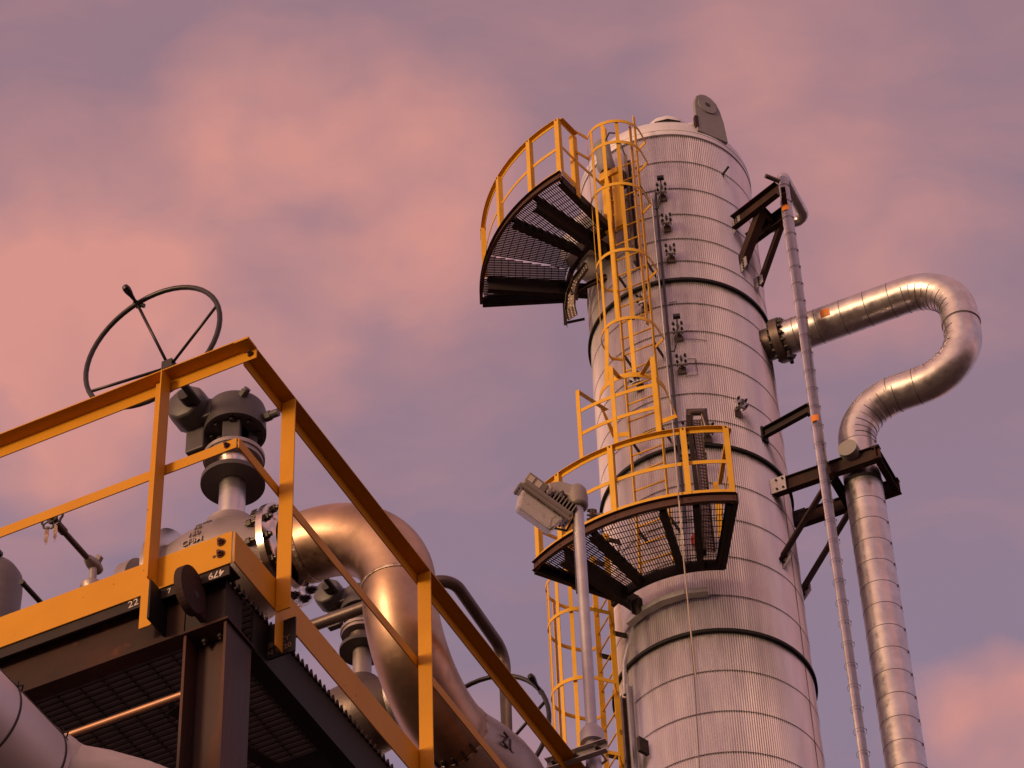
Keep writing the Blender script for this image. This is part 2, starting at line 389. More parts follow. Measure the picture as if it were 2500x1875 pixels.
# lifting lug: round plate with a hole, in the v-z plane at the corner
m = MB(); cz, cv, rad = -.110, -.045, .088
circ = [(rad * math.cos(R_(a)), rad * 1.18 * math.sin(R_(a))) for a in range(-35, 216, 8)]
poly = circ + [(-rad * .9, -.13), (.24, -.16), (.24, -.02)]
poly = [(rad * math.cos(R_(a)), 1.12 * rad * math.sin(R_(a))) for a in range(0, 360, 10)]
m.prism(poly, (-.145, cv, cz), W, Z, .034)
m.box((-.145, cv + .065, cz - .02), (.024, .10, .11))
lug = part('lifting_lug', m, RUSTY, pf, bevel=.003)
m = MB(); m.cyl((-.1279, cv + .02, cz - .01), U, .015, .0015, 20); part('lug_hole', m, INK, lug)
# clip plates that carry the railing posts
m = MB(); m.box((-.302, -.002, -.102), (.010, .135, .185)); cp1 = part('clip_plate', m, BLK, pf, bevel=.002)
m = MB(); m.box((-.018, .354, -.098), (.170, .010, .165)); cp2 = part('clip_plate', m, BLK, pf, bevel=.002)
text_mesh('282 ZY', .034, CHALK2, cp2, fr(-.005, .3478, -.115, .12), 'chalk_writing', ext=.0004)
text_mesh('GEN 9420', .034, CHALK2, cp2, fr(-.018, .3478, -.155, .12), 'chalk_writing', ext=.0004)
m = MB(); m.box((-.018, 1.50, -.098), (.170, .010, .165)); part('clip_plate', m, BLK, pf, bevel=.002)
# grating deck: bearing bars run along U, serrated ends show at the right-hand edge
m = MB(); y = .10
while y < VE - .02:
    m.box(((UE - .046) / 2, y, -.018), (-UE - .052, .005, .028)); y += .03
x = UE + .05
part('bearing_bars', m, GRAT, pf)
m = MB()
while x < -.06:
    m.box((x, VE / 2 + .03, -.008), (.006, VE - .1, .006)); x += .1
part('cross_bars', m, GRAT, pf)
m = MB(); y = .085; k = 0
while y < VE - .02:
    m.add([(-.046, y - .012, -.024), (-.046, y + .012, -.024), (-.046, y, .006), (-.037, y - .012, -.024), (-.037, y + .012, -.024), (-.037, y, .006)], [(0, 1, 2), (5, 4, 3), (0, 3, 4, 1), (1, 4, 5, 2), (2, 5, 3, 0)])
    y += .034
part('serrated_edge', m, BLK, pf)
# small steel hidden in the shade under the deck
m = MB(); m.box((-.26, 1.35, -.27), (.55, .10, .06)); part('bracket', m, DKST, pf)
m = MB(); m.sweep([(-.5, .4, -.22), (-.1, 1.6, -.22)], L4(.06, .006), Z); part('brace', m, DKST, pf)

# ---- guard railing
gr = thing('guardrail', 'yellow angle-iron guardrail with toe plates round the near platform corner', 'railing', nframe(0, 0, 0))
A = .062; T = .006
m = MB()   # front top rail: vertical leg inside, flange outward
RZ = 1.10
m.box(((UE + .068) / 2, .003, RZ - .0335), (-UE + .066, T, .057)); m.box(((UE + .066) / 2, -.0285, RZ - .003), (-UE + .064, .069, T))
part('top_rail', m, YEL, gr, bevel=.0015)
m = MB()
m.box((.002 + .003, (VE + .012) / 2, RZ - .0365), (T, VE - .012, .057)); m.box((.034, (VE - .064) / 2, RZ - .0095), (.064, VE + .064, T))
part('top_rail', m, YEL, gr, bevel=.0015)
m = MB(); m.box(((UE) / 2 - .004, .003, .612), (-UE - .002, T, .050)); part('mid_rail', m, YEL, gr, bevel=.0015)
m = MB(); m.box((.001, (VE + .006) / 2, .612), (T, VE - .006, .050)); part('mid_rail', m, YEL, gr, bevel=.0015)
m = MB(); m.box((UE / 2, -.005, .073), (-UE, T, .156)); part('toe_plate', m, YEL, gr, bevel=.002)
m = MB(); m.box((.006, VE / 2, .076), (T, VE, .150)); part('toe_plate', m, YEL, gr, bevel=.002)
def postA(u):       # L: leg 1 in the rail plane, leg 2 outward at its right edge
    m = MB(); h0, h1 = -.175, 1.088
    m.prism([(0, h0), (0, h1), (.064, h1), (.064, h0 + .02), (.05, h0)], (u, -.0125, 0), U, Z, T)
    m.box((u + .064 - .003, -.0460, (h0 + .18 + h1) / 2), (T, .060, h1 - h0 - .18)); return m
def postB(v):
    m = MB(); h0, h1 = -.175, 1.074
    m.box((.0145, v + .033, (h0 + h1) / 2), (T, .064, h1 - h0)); m.box((.045, v + .003, (h0 + h1 + .158) / 2), (.058, T, h1 - h0 - .158)); return m
for u in (-.375, -1.62, -2.9): part('post', postA(u), YEL, gr, bevel=.0012)
for v in (.295, 1.44, 4.1): part('post', postB(v), YEL, gr, bevel=.0012)
def hexbolt(m, o, ax, r=.011):
    m.cyl(V(*o), ax, r * 1.35, .003, 14); m.nut(V(*o) + ax * .003, ax, r, .009); m.cyl(V(*o) + ax * .012, ax, r * .6, .010, 8); return m
for p in ((-.044, -.009, .110), (-.044, -.009, .052)): part('bolt', hexbolt(MB(), p, -W, .013), BOLTR, gr)
m = MB(); m.cyl((-.072, -.008, .052), -W, .007, .0015, 10); part('bolt_hole', m, BOLTR, gr)
part('bolt', hexbolt(MB(), (.042, 0, 1.066), -W, .010), BOLTR, gr); part('bolt', hexbolt(MB(), (-.045, 0, .612), -W, .010), BOLTR, gr)
for z in (-.03, -.13): m = MB(); m.cyl((-.32, -.0155, z), -W, .006, .006, 10); part('bolt', m, BOLTR, gr)

# ---- process valves
def torus_pts(c, r, a, b, n=48): return [V(*c) + a * (r * math.cos(2 * math.pi * i / n)) + b * (r * math.sin(2 * math.pi * i / n)) for i in range(n)]
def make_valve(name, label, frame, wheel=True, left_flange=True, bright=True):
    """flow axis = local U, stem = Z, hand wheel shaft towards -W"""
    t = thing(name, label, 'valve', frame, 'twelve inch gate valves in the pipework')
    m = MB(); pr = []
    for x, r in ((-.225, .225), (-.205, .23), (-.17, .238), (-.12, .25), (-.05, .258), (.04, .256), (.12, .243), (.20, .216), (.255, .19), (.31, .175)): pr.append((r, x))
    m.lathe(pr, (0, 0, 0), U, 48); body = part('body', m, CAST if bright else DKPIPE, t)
    m = MB(); m.lathe([(.18, .05), (.158, .17), (.134, .24), (.120, .262), (.120, .262), (.120, .30), (.120, .30), (.085, .305)], (0, 0, 0), Z, 40); part('bonnet_neck', m, CAST if bright else DKPIPE, t)
    bend = lambda co: V(co.x, -math.cos(co.y / .236) * .236, math.sin(co.y / .236) * .236)
    def cast(rows):
        for s_, x_, ang in rows:
            rr = .2605
            bd = lambda co, x_=x_, ang=ang: V(co.x + x_, -math.cos(ang + co.y / rr) * (rr + co.z * 1.), math.sin(ang + co.y / rr) * (rr + co.z * 1.))
            text_mesh(s_, .044, CAST, body, None, 'cast_lettering', bend=bd, ext=.0042, weight=.0002)
    if bright: cast([('GW', -.028, .74), ('12', -.03, .48), ('150', -.033, .26), ('CF8M', -.036, .06)])
    for sx, x0 in ((1, .275), (-1, -.255)):
        if sx < 0 and not left_flange: continue
        m = MB(); rf = .242 if sx > 0 else .305; m.lathe([(.15, x0), (rf, x0), (rf, x0), (rf, x0 + .032), (rf, x0 + .032), (.15, x0 + .032)], (0, 0, 0), U, 56)
        fl = part('flange', m, CHROME if bright else CAST, t)
    if left_flange:
        m = MB(); m.lathe([(.06, -.002), (.29, -.002), (.29, -.002), (.29, -.035), (.29, -.035), (.18, -.04), (.168, -.07), (.168, -.155)], (-.255, 0, 0), U, 48); part('end_spool', m, CAST, t)
        m = MB(); m.lathe([(.06, 0), (.225, 0), (.225, 0), (.225, -.028), (.225, -.028), (.225, -.032), (.225, -.032), (.225, -.06), (.215, -.065), (.12, -.07), (0.001, -.07)], (-.41, 0, 0), U, 48); part('end_cover', m, CAST, t)
        m = MB(); m.prism([(.0, 0), (.09, 0), (.11, .05), (.095, .10), (.06, .12), (.03, .11), (.0, .06)], (-.345, -.02, .245), U, Z, .02)
        le = part('lifting_eye', m, CAST, t, bevel=.004)
        m = MB(); m.cyl((-.285, -.0315, .31), -W, .02, .001, 20); part('eye_hole', m, ALU2, le)
    else: pass
    m = MB(); m.cyl((0, 0, .30), Z, .062, .27, 32); part('stem_column', m, ALU2 if bright else CAST, t)
    m = MB(); m.lathe([(.06, 0), (.150, 0), (.150, 0), (.150, .026), (.150, .026), (.09, .028)], (0, 0, .565), Z, 48); part('lower_disc', m, GREYP, t)
    m = MB(); m.lathe([(.082, 0), (.082, .022), (.082, .022), (.074, .024), (.074, .05), (.074, .05), (.095, .11), (.095, .11)], (0, 0, .594), Z, 44); part('packing_collar', m, CHROME if bright else CAST, t)
    m = MB(); m.lathe([(.09, 0), (.137, 0), (.137, 0), (.137, .020), (.137, .020), (.137, .024), (.145, .026), (.145, .048), (.145, .048), (.08, .05)], (0, 0, .694), Z, 48); part('yoke_flange', m, CAST, t)
    for a in (R_(-70), R_(50), R_(170)):
        m = MB(); c, s_ = math.cos(a), math.sin(a); ax = (V(c, s_, 0), V(-s_, c, 0), Z)
        m.box((c * .075, s_ * .075, .82), (.045, .085, .155), ax); part('yoke_leg', m, GREYP, t, bevel=.006)
    m = MB(); m.cyl((0, 0, .74), Z, .028, .16, 20); part('stem', m, DKPIPE, t)
    m = MB(); m.lathe([(.06, .9), (.128, .9), (.128, .9), (.128, .893), (.128, .893), (.147, .893), (.147, .893), (.147, .925), (.144, .928), (.144, 1.03), (.138, 1.05), (.12, 1.06), (.001, 1.066)], (0, 0, 0), Z, 48)
    hd = part('gear_head', m, GREYP, t)
    for k in range(8):
        a = R_(22 + 45 * k); m = MB(); m.nut((.108 * math.cos(a), .108 * math.sin(a), .878), Z, .013, .022); part('bolt', m, BOLT, hd)
    m = MB(); d = V(.86, -.50, 0); m.cyl(V(.06, -.085, 1.0), V(.75, -.35, .35).normalized(), .017, .085, 14); m.cyl(V(.09, -.10, 1.018), V(.75, -.35, .35).normalized(), .022, .03, 6); part('grease_fitting', m, GREYP, hd)
    m = MB(); m.cyl((.12, .02, .955), U, .02, .10, 14); m.cyl((.15, .02, .955), U, .026, .03, 6); part('drain_plug', m, GREYP, hd)
    m = MB(); m.cyl((.01, -.03, 1.06), Z, .012, .012, 10); part('top_plug', m, GREYP, hd)
    # worm gear box to the left of the head
    m = MB(); m.lathe([(.001, 0), (.07, 0), (.07, 0), (.098, .012), (.102, .05), (.102, .13), (.09, .15), (.001, .15)], (-.175, -.20, 1.03), W, 10)
    m.box((-.12, -.05, 1.0), (.12, .16, .11)); m.box((-.17, -.06, .90), (.10, .05, .20))
    gb = part('gear_box', m, GREYP, t, bevel=.008)
    m = MB(); m.cyl((-.095, -.44, .985), W, .02, .25, 16); m.cyl((-.13, -.21, 1.0), -W, .036, .05, 16); part('worm_shaft', m, BLKST, gb)
    if wheel:
        hw = MB(); c = V(-.095, -.60, .985); r = .358
        hw.tube(torus_pts(c, r, U, Z), .0125, 10, closed=True, up=W); wh = part('handwheel', hw, BLKST, t, origin=tuple(c))
        hub = c + W * .15
        m = MB(); m.box(tuple(hub - c), (.055, .05, .055)); part('hub', m, BLKST, wh)
        for a in (107, 18, 203, 288):
            e = U * (r * math.cos(R_(a))) + Z * (r * math.sin(R_(a)))
            m = MB(); m.tube([hub - c, e], .0075, 8); part('spoke', m, BLKST, wh)
        e = U * (r * math.cos(R_(107))) + Z * (r * math.sin(R_(107))); m = MB()
        m.lathe([(.001, -.02), (.016, -.018), (.012, 0), (.008, .025), (.011, .05), (.017, .075), (.019, .095), (.015, .112), (.006, .118), (.001, .12)], tuple(e), (-W + Z * .12).normalized(), 16)
        m.tube([e + V(.03, .02, -.012), e + V(-.02, 0, .012)], .011, 8); part('spinner_handle', m, BLKST, wh)
    return t
VZ = 1.80; VV = 1.758
v1 = make_valve('gate_valve', 'cast gate valve marked 12 150 CF8M with large black handwheel behind the yellow corner railing', nframe(-1.105, VV, VZ))
# ---- big stainless process pipe: elbow, drop, elbow, run
RP = .162
pp = thing('process_pipe', 'large bronze-toned stainless pipe with double elbow between the front valve and the rear valve', 'pipe', nframe(-.24, VV, VZ))
path = arcfillet([(-.49, 0, 0), (0, 0, 0), (0, 0, -.90), (0, .62, -.90)], .445, 22)
m = MB(); m.tube(path, RP, 56, caps=False, up=V(0, .3, 1)); part('pipe_body', m, SSPIPE, pp)
for c, ax in (((-.46, 0, 0), U), ((0, 0, -.45), Z), ((0, .5, -.90), W)):
    m = MB(); m.lathe([(RP, -.010), (RP + .004, -.008), (RP + .0055, 0), (RP + .004, .008), (RP, .010)], c, ax, 48); part('weld_seam', m, WELD, pp)
m = MB(); m.lathe([(RP, .06), (RP + .012, .045), (.19, .034), (.19, .034), (.245, .034), (.245, .034), (.245, .002), (.245, .002), (.15, .002)], (-.59, 0, 0), U, 56); fl = part('flange', m, CHROME, pp)
# stud bolts through the flange pair
for k in range(12):
    a = R_(15 + 30 * k); o = V(-.66, .213 * math.cos(a), .213 * math.sin(a)); m = MB(); m.cyl(o, U, .011, .135, 10); m.nut(o + U * .098, U, .019, .022); m.nut(o + U * .008, U, .019, .022); part('stud_bolt', m, BOLT, fl)
rr = .2448
def ring_text(s_, ang, x):
    bd = lambda co: V(x + co.y, -math.cos(ang - co.x / rr) * (rr + co.z), math.sin(ang - co.x / rr) * (rr + co.z))
    return bd
text_mesh('6TIIII', .026, INK, fl, None, 'stamped_marks', bend=ring_text('', .42, -.572), ext=.0006)
text_mesh('有限', .03, INK, fl, None, 'stamped_marks', bend=ring_text('', .40, -.612), ext=.0020)

# valve 3 on the far run + its hand wheel; valve 2 behind the big elbow
def rearvalve(name, label, u, v, z, rot, wheel, cast=None):
    t = make_valve(name, label, nframe(u, v, z) @ Matrix.Rotation(rot, 4, 'Z'), wheel=wheel, left_flange=False, bright=False); return t
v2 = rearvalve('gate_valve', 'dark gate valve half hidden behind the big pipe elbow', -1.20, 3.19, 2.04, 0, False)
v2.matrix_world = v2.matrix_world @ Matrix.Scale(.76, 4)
v3 = thing('gate_valve', 'cast valve at lower right lettered ZU with black handwheel behind the railing', 'valve', nframe(-.24, VV, VZ), 'twelve inch gate valves in the pipework')
m = MB(); pr = [(.165, .50), (.175, .56), (.20, .66), (.222, .80), (.225, .92), (.21, 1.04), (.185, 1.14), (.17, 1.2)]
m.lathe(pr, (0, 0, -.90), W, 48); b3 = part('body', m, CAST, v3)
m = MB(); m.lathe([(.17, .0), (.155, .13), (.14, .2), (.12, .24), (.001, .26)], (-.02, .86, -.88), V(-.05, 0, 1), 40); part('bonnet_dome', m, CAST, v3)
rr3 = .23
text_mesh('ZU', .085, DKPIPE, b3, None, 'cast_lettering', bend=lambda co: V(math.cos(-.12 + co.y / .2) * (.198 + co.z), .64 + co.x, -.90 + math.sin(-.12 + co.y / .2) * (.198 + co.z)), ext=.005)
for y0 in (1.14, 1.22, 1.30):
    m = MB(); m.lathe([(.14, 0), (.215 if y0 > 1 else .168, 0), (.215 if y0 > 1 else .168, 0), (.215 if y0 > 1 else .168, .03), (.215 if y0 > 1 else .168, .03), (.14, .03)], (0, y0, -.90), W, 48); f3 = part('flange', m, CAST, v3)
for k in range(9):
    a = R_(-170 + 17 * k); o = V(.163 * math.cos(a), .475, -.90 + .163 * math.sin(a)); m = MB(); m.box(tuple(o), (.014, .055, .014), (V(-math.sin(a), 0, math.cos(a)), W, V(math.cos(a), 0, math.sin(a)))); part('stud_bolt', m, BOLT, v3)
m = MB(); m.tube([(0, 1.3, -.90), (0, 3.2, -.90)], RP, 40); part('pipe_spool', m, SSPIPE, v3)
c = V(-.64, 2.10, .48)
m = MB(); m.tube(torus_pts(c, .375, U, Z), .0125, 10, closed=True, up=W); wh = part('handwheel', m, BLKST, v3, origin=tuple(c))
m = MB(); m.box((0, .17, 0), (.055, .05, .055)); m.cyl((0, .17, 0), W, .024, .35, 12); part('hub', m, BLKST, wh)
for a in (15, 105, 195, 285):
    e = U * (.375 * math.cos(R_(a))) + Z * (.375 * math.sin(R_(a))); m = MB(); m.tube([V(0, .17, 0), e], .0085, 8); part('spoke', m, BLKST, wh)
e = U * (.375 * math.cos(R_(28))) + Z * (.375 * math.sin(R_(28))); m = MB()
m.lathe([(.001, -.02), (.016, -.018), (.012, 0), (.008, .025), (.011, .05), (.017, .075), (.019, .095), (.015, .112), (.006, .118), (.001, .12)], tuple(e), (-W + Z * .12).normalized(), 16); part('spinner_handle', m, BLKST, wh)

# ---- bypass pipe
bp = MB(); bp.tube(arcfillet([(-.95, -.3, .05), (0, -.3, .05), (0, .28, .0), (0, .28, -1.9)], .10, 9), .031, 18)
o = part('bypass_pipe', bp, DKPIPE, None); o.matrix_world = nframe(-.6, 3.28, 2.50)
top(o, 'thin dark bent pipe rising behind the big elbow and dropping past the rear handwheel', 'pipe')

# ---- small globe valve, far left
gv = thing('globe_valve', 'small globe valve with long slanted stem and tiny handwheel tied with frayed cloth', 'valve', nframe(-1.45, 1.2, 1.57))
m = MB(); m.lathe([(.001, -.05), (.022, -.045), (.03, -.015), (.028, .02), (.02, .05), (.012, .06)], (0, 0, 0), -W, 20); m.cyl((0, 0, -.11), Z, .017, .10, 16); m.cyl((0, .005, 0), V(.5, 0, .9).normalized(), .02, .05, 6)
part('body', m, CAST, gv, bevel=.002)
m = MB(); m.lathe([(.001, 0), (.04, .01), (.052, .04), (.05, .05), (.001, .055)], (0, 0, -.17), Z, 24); part('nozzle_boss', m, CAST, gv)
m = MB(); m.cyl((0, -.04, 0), -W, .0135, .27, 14); m.cyl((0, -.24, 0), -W, .019, .07, 12); part('stem', m, DKPIPE, gv)
c = V(0, -.335, 0); hx = [c + U * (.05 * (1 + .06 * math.cos(8 * a)) * math.cos(a)) + Z * (.05 * (1 + .06 * math.cos(8 * a)) * math.sin(a)) for a in [2 * math.pi * i / 48 for i in range(48)]]
m = MB(); m.tube(hx, .0055, 8, closed=True, up=W); m.cyl((0, -.328, 0), -W, .025, .012, 20); m.nut((0, -.34, 0), -W, .009, .015)
for a in (20, 110, 200, 290): m.tube([c, c + U * (.05 * math.cos(R_(a))) + Z * (.05 * math.sin(R_(a)))], .004, 6)
part('handwheel', m, BLKST, gv)
for (dx, w_, l_, sd) in ((-.022, .016, .085, 1), (.022, .013, .082, 2)):
    rnd = random.Random(sd); m = MB(); n = 9; P = []
    for i in range(n): 
        tt = i / (n - 1); ww = w_ * (.45 + .9 * math.sin(min(1, tt * 1.5) * 2.2)) * (1 - .55 * tt) * rnd.uniform(.8, 1.2); cx = dx + rnd.uniform(-.002, .002); zz = -.045 - l_ * tt
        P.append((V(cx - ww / 2, -.34 + rnd.uniform(-.003, .003), zz), V(cx + ww / 2, -.33 + rnd.uniform(-.003, .003), zz)))
    vs = [q for a, b in P for q in (a, b)] + [q + V(0, .0015, 0) for a, b in P for q in (a, b)]; k = 2 * n
    fs = [(2 * i, 2 * i + 2, 2 * i + 3, 2 * i + 1) for i in range(n - 1)] + [(k + 2 * i, k + 2 * i + 1, k + 2 * i + 3, k + 2 * i + 2) for i in range(n - 1)]
    m.add(vs, fs, True)
    for q in range(5): 
        b0 = V(dx + rnd.uniform(-.004, .004), -.335, -.05 - l_ * rnd.uniform(.6, 1)); m.tube([b0, b0 + V(rnd.uniform(-.008, .012), 0, -rnd.uniform(.008, .02))], .0006, 4)
    ro = part('rag', m, RAG, None); ro.matrix_world = nframe(-1.45, 1.2, 1.57)
    top(ro, ('frayed pinkish cloth strip hanging on the left of the small handwheel', 'narrow grey brown cloth strip hanging on the right of the small handwheel')[sd - 1], 'rag', 'cloth strips on the small valve')
m = MB(); m.cyl((0, 0, 0), W, .012, .42, 14); m.cyl((0, -.004, 0), W, .0135, .02, 14)
o = part('lever', m, HOSE, None); o.matrix_world = nframe(-1.69, 1.02, 1.43); top(o, 'short black lever bar sticking up over the yellow toe plate', 'lever')
# grey actuator housing at the left edge
ac = thing('actuator', 'tall grey cylindrical actuator housing cut by the left edge', 'actuator', nframe(-2.31, 1.6, 1.62))
m = MB(); m.lathe([(.001, .62), (.08, .615), (.13, .59), (.153, .55), (.157, .48), (.15, 0)], (0, 0, 0), Z, 40); part('housing', m, mat('grey_housing', (.20, .175, .17), metal=.4, rough=.5, var=(.14, .12, .115), vscale=9, vamt=.7, bump=.25, bscale=50), ac)
m = MB(); m.lathe([(.001, 0), (.155, 0), (.155, 0), (.16, -.03), (.11, -.04), (.11, -.12)], (0, 0, 0), Z, 40); part('base_flange', m, DKPIPE, ac)
m = MB(); m.box((.10, -.10, .585), (.05, .03, .02)); part('latch', m, BLKST, ac)
m = MB(); m.lathe([(.001, 0), (.05, -.01), (.07, -.05), (.07, -.2)], (.2, -.1, -.03), Z, 24); part('flange_boss', m, CAST, ac)

# ---- insulated pipe bottom left (below the deck) with its white elbow
ip = thing('insulated_pipe', 'thick silver clad pipe with wire bands crossing the lower left corner', 'pipe', nframe(-.70, -1.60, -.83))
RI = .195
m = MB(); m.tube([(0, -3.2, 0), (0, 1.42, 0)], RI, 64); cl = part('cladding', m, ALU3, ip)
for y in (1.105, 1.39, .82, .535, .25, -.1, -.6):
    m = MB(); m.lathe([(RI, -.005), (RI + .003, -.004), (RI + .003, .004), (RI, .005)], (0, y, 0), W, 64); bd_ = part('wire_band', m, INK, ip)
    a = R_(25); c = V(math.cos(a) * (RI + .004), y, math.sin(a) * (RI + .004)); m = MB()
    m.tube([c + V(0, -.012, 0), c + V(.012, .006, .01), c + V(0, .018, 0)], .003, 6); m.tube([c + V(0, -.004, 0), c + V(.008, -.018, .012)], .0022, 6); part('wire_twist', m, INK, bd_)
a = R_(25); m = MB(); m.tube([(math.cos(a) * (RI + .001), -3.2, math.sin(a) * (RI + .001)), (math.cos(a) * (RI + .001), 1.42, math.sin(a) * (RI + .001))], .0022, 6); part('lap_seam', m, INK, ip)
m = MB(); m.tube(arcfillet([(0, 1.40, 0), (.04, 1.60, .01), (.62, 1.66, -.30)], .12, 12), .19, 40); o = part('insulation_elbow', m, WHITE, ip)
tx = bpy.data.textures.new('lumps', 'CLOUDS'); tx.noise_scale = .12
s_ = o.modifiers.new('sub', 'SUBSURF'); s_.levels = 1; s_.render_levels = 1
d_ = o.modifiers.new('lumps', 'DISPLACE'); d_.texture = tx; d_.strength = .035
m = MB(); m.tube([(-1.3, 0, 0), (.04, 0, 0)], .0125, 20); o = part('conduit', m, TUBE, None); o.matrix_world = nframe(-.27, .20, -.35)
top(o, 'slim shiny tube running beneath the near platform from the column to the silver pipe', 'tube')

# ---- floodlight on its pole at the far end of the railing
PU, PV = .118, 2.93
fp = thing('floodlight', 'grey floodlight with glass lens on a galvanised pole at the end of the railing', 'light', nframe(PU, PV, 0))
m = MB(); m.cyl((0, 0, 1.22), Z, .0265, 1.48, 24); part('pole', m, GALV, fp)
m = MB(); m.cyl((0, 0, GZ), Z, .036, -GZ + 1.22, 24); part('lower_pole', m, GALV, fp)
m = MB(); m.lathe([(.034, -.10), (.034, -.045), (.056, -.04), (.056, -.04), (.056, .02), (.056, .02), (.040, .045), (.028, .06)], (0, 0, 1.235), Z, 28); part('pole_coupling', m, GALV, fp)
FZ = 2.705
m = MB(); m.lathe([(.028, -.065), (.050, -.06), (.050, -.06), (.052, .0), (.046, .05), (.03, .075), (.001, .085)], (0, 0, FZ), Z, 28)
m.sweep([(.0, 0, FZ + .015), (-.075, -.035, FZ + .055), (-.125, -.06, FZ + .045)], [(-.036, -.038), (.036, -.038), (.036, .038), (-.036, .038)], Z)
m.cyl((-.125, -.06, FZ + .04), V(-.86, -.25, -.45).normalized(), .045, .055, 20)
part('mounting_arm', m, LAMPB, fp, bevel=.012)
hn = V(-.718, .077, -.73).normalized(); hx = V(.515, .70, -.46); hx = (hx - hn * hx.dot(hn)).normalized(); hy = hx.cross(hn).normalized()
if hy.y > 0: hy = -hy
HC_ = V(-.155, -.072, FZ - .035)      # centre of the door frame
m = MB(); m.box(tuple(HC_ - hn * .022), (.285, .20, .03), (hx, hy, hn)); hd = part('lamp_head', m, LAMPB, fp, bevel=.01)
m = MB(); m.box(tuple(HC_), (.305, .22, .016), (hx, hy, hn)); part('door_frame', m, LAMPB, hd, bevel=.005)
for k in range(9):
    m = MB(); m.box(tuple(HC_ - hn * .052 + hx * (-.012 + .018 * k)), (.007, .18, .06), (hx, hy, hn)); part('cooling_fin', m, LAMPB, hd, bevel=.002)
m = MB(); m.box(tuple(HC_ - hn * .055 - hx * .085), (.115, .175, .05), (hx, hy, hn)); m.cyl(tuple(HC_ - hn * .052 - hx * .01 + hy * .085), hy, .014, .012, 14); part('driver_box', m, LAMPB, hd, bevel=.005)
for q in (-.118, -.075):
    m = MB(); m.box(tuple(HC_ - hn * .055 + hx * q + hy * .0885), (.030, .030, .0015), (hx, hn, hy)); part('label_plate', m, LABEL, hd)
# trapezoid frosted lens box
m = MB(); B0 = [(-.125, -.085), (.125, -.085), (.125, .085), (-.125, .085)]; B1 = [(-.09, -.065), (.105, -.065), (.105, .065), (-.09, .065)]
vs = [HC_ + hn * .009 + hx * a_ + hy * b2 for a_, b2 in B0] + [HC_ + hn * .092 + hx * a_ + hy * b2 for a_, b2 in B1]
m.add(vs, [(0, 1, 2, 3), (7, 6, 5, 4), (0, 4, 5, 1), (1, 5, 6, 2), (2, 6, 7, 3), (3, 7, 4, 0)]); part('glass_lens', m, GLASS, hd, bevel=.012)
m = MB(); m.tube([(-.10, -.02, FZ + .02), (-.16, .02, FZ - .10), (-.08, .03, FZ - .15), (-.027, .0, FZ - .12), (-.028, -.005, FZ - .6)], .006, 8); part('supply_cable', m, HOSE, fp)
m = MB(); m.box(tuple(HC_ + hn * .014), (.20, .13, .004), (hx, hy, hn)); part('reflector', m, CHROME, hd)
for k in range(12):
    a_ = 2 * math.pi * k / 12 + .2; q1 = max(-1, min(1, 1.35 * math.cos(a_))); q2 = max(-1, min(1, 1.35 * math.sin(a_))); m = MB(); m.nut(tuple(HC_ + hn * .008 + hx * (.14 * q1) + hy * (.098 * q2)), hn, .006, .007); part('screw', m, BOLT, hd)
m = MB()
for s_ in (-1, 1): m.sweep([V(-.11, -.05, FZ + .04) + hy * (.05 * s_), HC_ - hn * .06 + hy * (.05 * s_) + hx * .02], [(-.02, -.004), (.02, -.004), (.02, .004), (-.02, .004)], hy)
m.box((-.085, -.03, FZ - .012), (.085, .07, .075)); part('tilt_bracket', m, BLKST, fp, bevel=.004)
m = MB(); m.sweep([(-.20, -.06, 1.095), (.10, -.06, 1.095)], [(0, -.03), (.032, -.03), (.032, -.026), (.004, -.026), (.004, .026), (.032, .026), (.032, .03), (0, .03)], Z)
cb = part('clamp_channel', m, GALV, fp)
for x in (-.16, -.055, .055):
    m = MB(); m.nut((x, -.064, 1.095), -W, .014, .014); m.cyl((x, -.078, 1.095), -W, .008, .02, 8); part('clamp_nut', m, BOLT, cb)
m = MB(); m.tube([(.055, -.07, 1.095), (.055, .02, 1.095), (0, .045, 1.095), (-.055, .02, 1.095), (-.055, -.07, 1.095)], .006, 8); part('u_bolt', m, GALV, cb)

# ================================================================== THE TOWER
TX, TY = 1.8961045 * 1.3, 24.312204 * 1.3
TF = Matrix.Translation((TX, TY, 0))
RT = 1.295
def P(r, th, z): t = R_(th); return V(r * math.sin(t), -r * math.cos(t), z)      # tower cylinder coordinates
def er(th): t = R_(th); return V(math.sin(t), -math.cos(t), 0)
def et(th): t = R_(th); return V(math.cos(t), math.sin(t), 0)                    # direction of growing th
def arc(r, t0, t1, z, step=3.): n = max(2, int(abs(t1 - t0) / step) + 1); return [P(r, t0 + (t1 - t0) * i / (n - 1), z) for i in range(n)]
def tframe(th, r, z): 
    M_ = Matrix((et(th), -er(th), Z)).transposed().to_4x4(); M_.translation = V(TX, TY, 0) + P(r, th, z); return M_
tw = thing('distillation_tower', 'tall cylindrical tower clad in corrugated aluminium with dark ring flanges', 'tower', TF)
rings = [37.58, 34.37, 31.07, 27.77, 24.47, 21.095]
bands = [36.96, 36.35, 35.78, 35.25, 34.77, 33.31, 32.07, 31.55, 33.88, 32.66, 30.37, 29.73, 29.05, 28.37, 27.11, 26.45, 25.80, 25.1, 23.8, 23.1, 22.4, 21.8]
NR = 262
def corr(r, a, amp=.0092): return r + amp * math.cos(NR * a)
lv = sorted(set(rings + bands), reverse=True)
m = MB()
for i in range(len(lv) - 1):
    z1, z0 = lv[i], lv[i + 1]
    m.lathe([(RT - .004, z1), (RT + .004, z0)], (0, 0, 0), Z, NR * 6, fn=corr)
    m.lathe([(RT + .004, z0), (RT - .02, z0)], (0, 0, 0), Z, 128)
sh = part('corrugated_shell', m, ALU, tw)
m = MB(); m.cyl((0, 0, 0), Z, 1.31, 21.2, 96); part('lower_shell', m, ALU, tw)
m = MB()
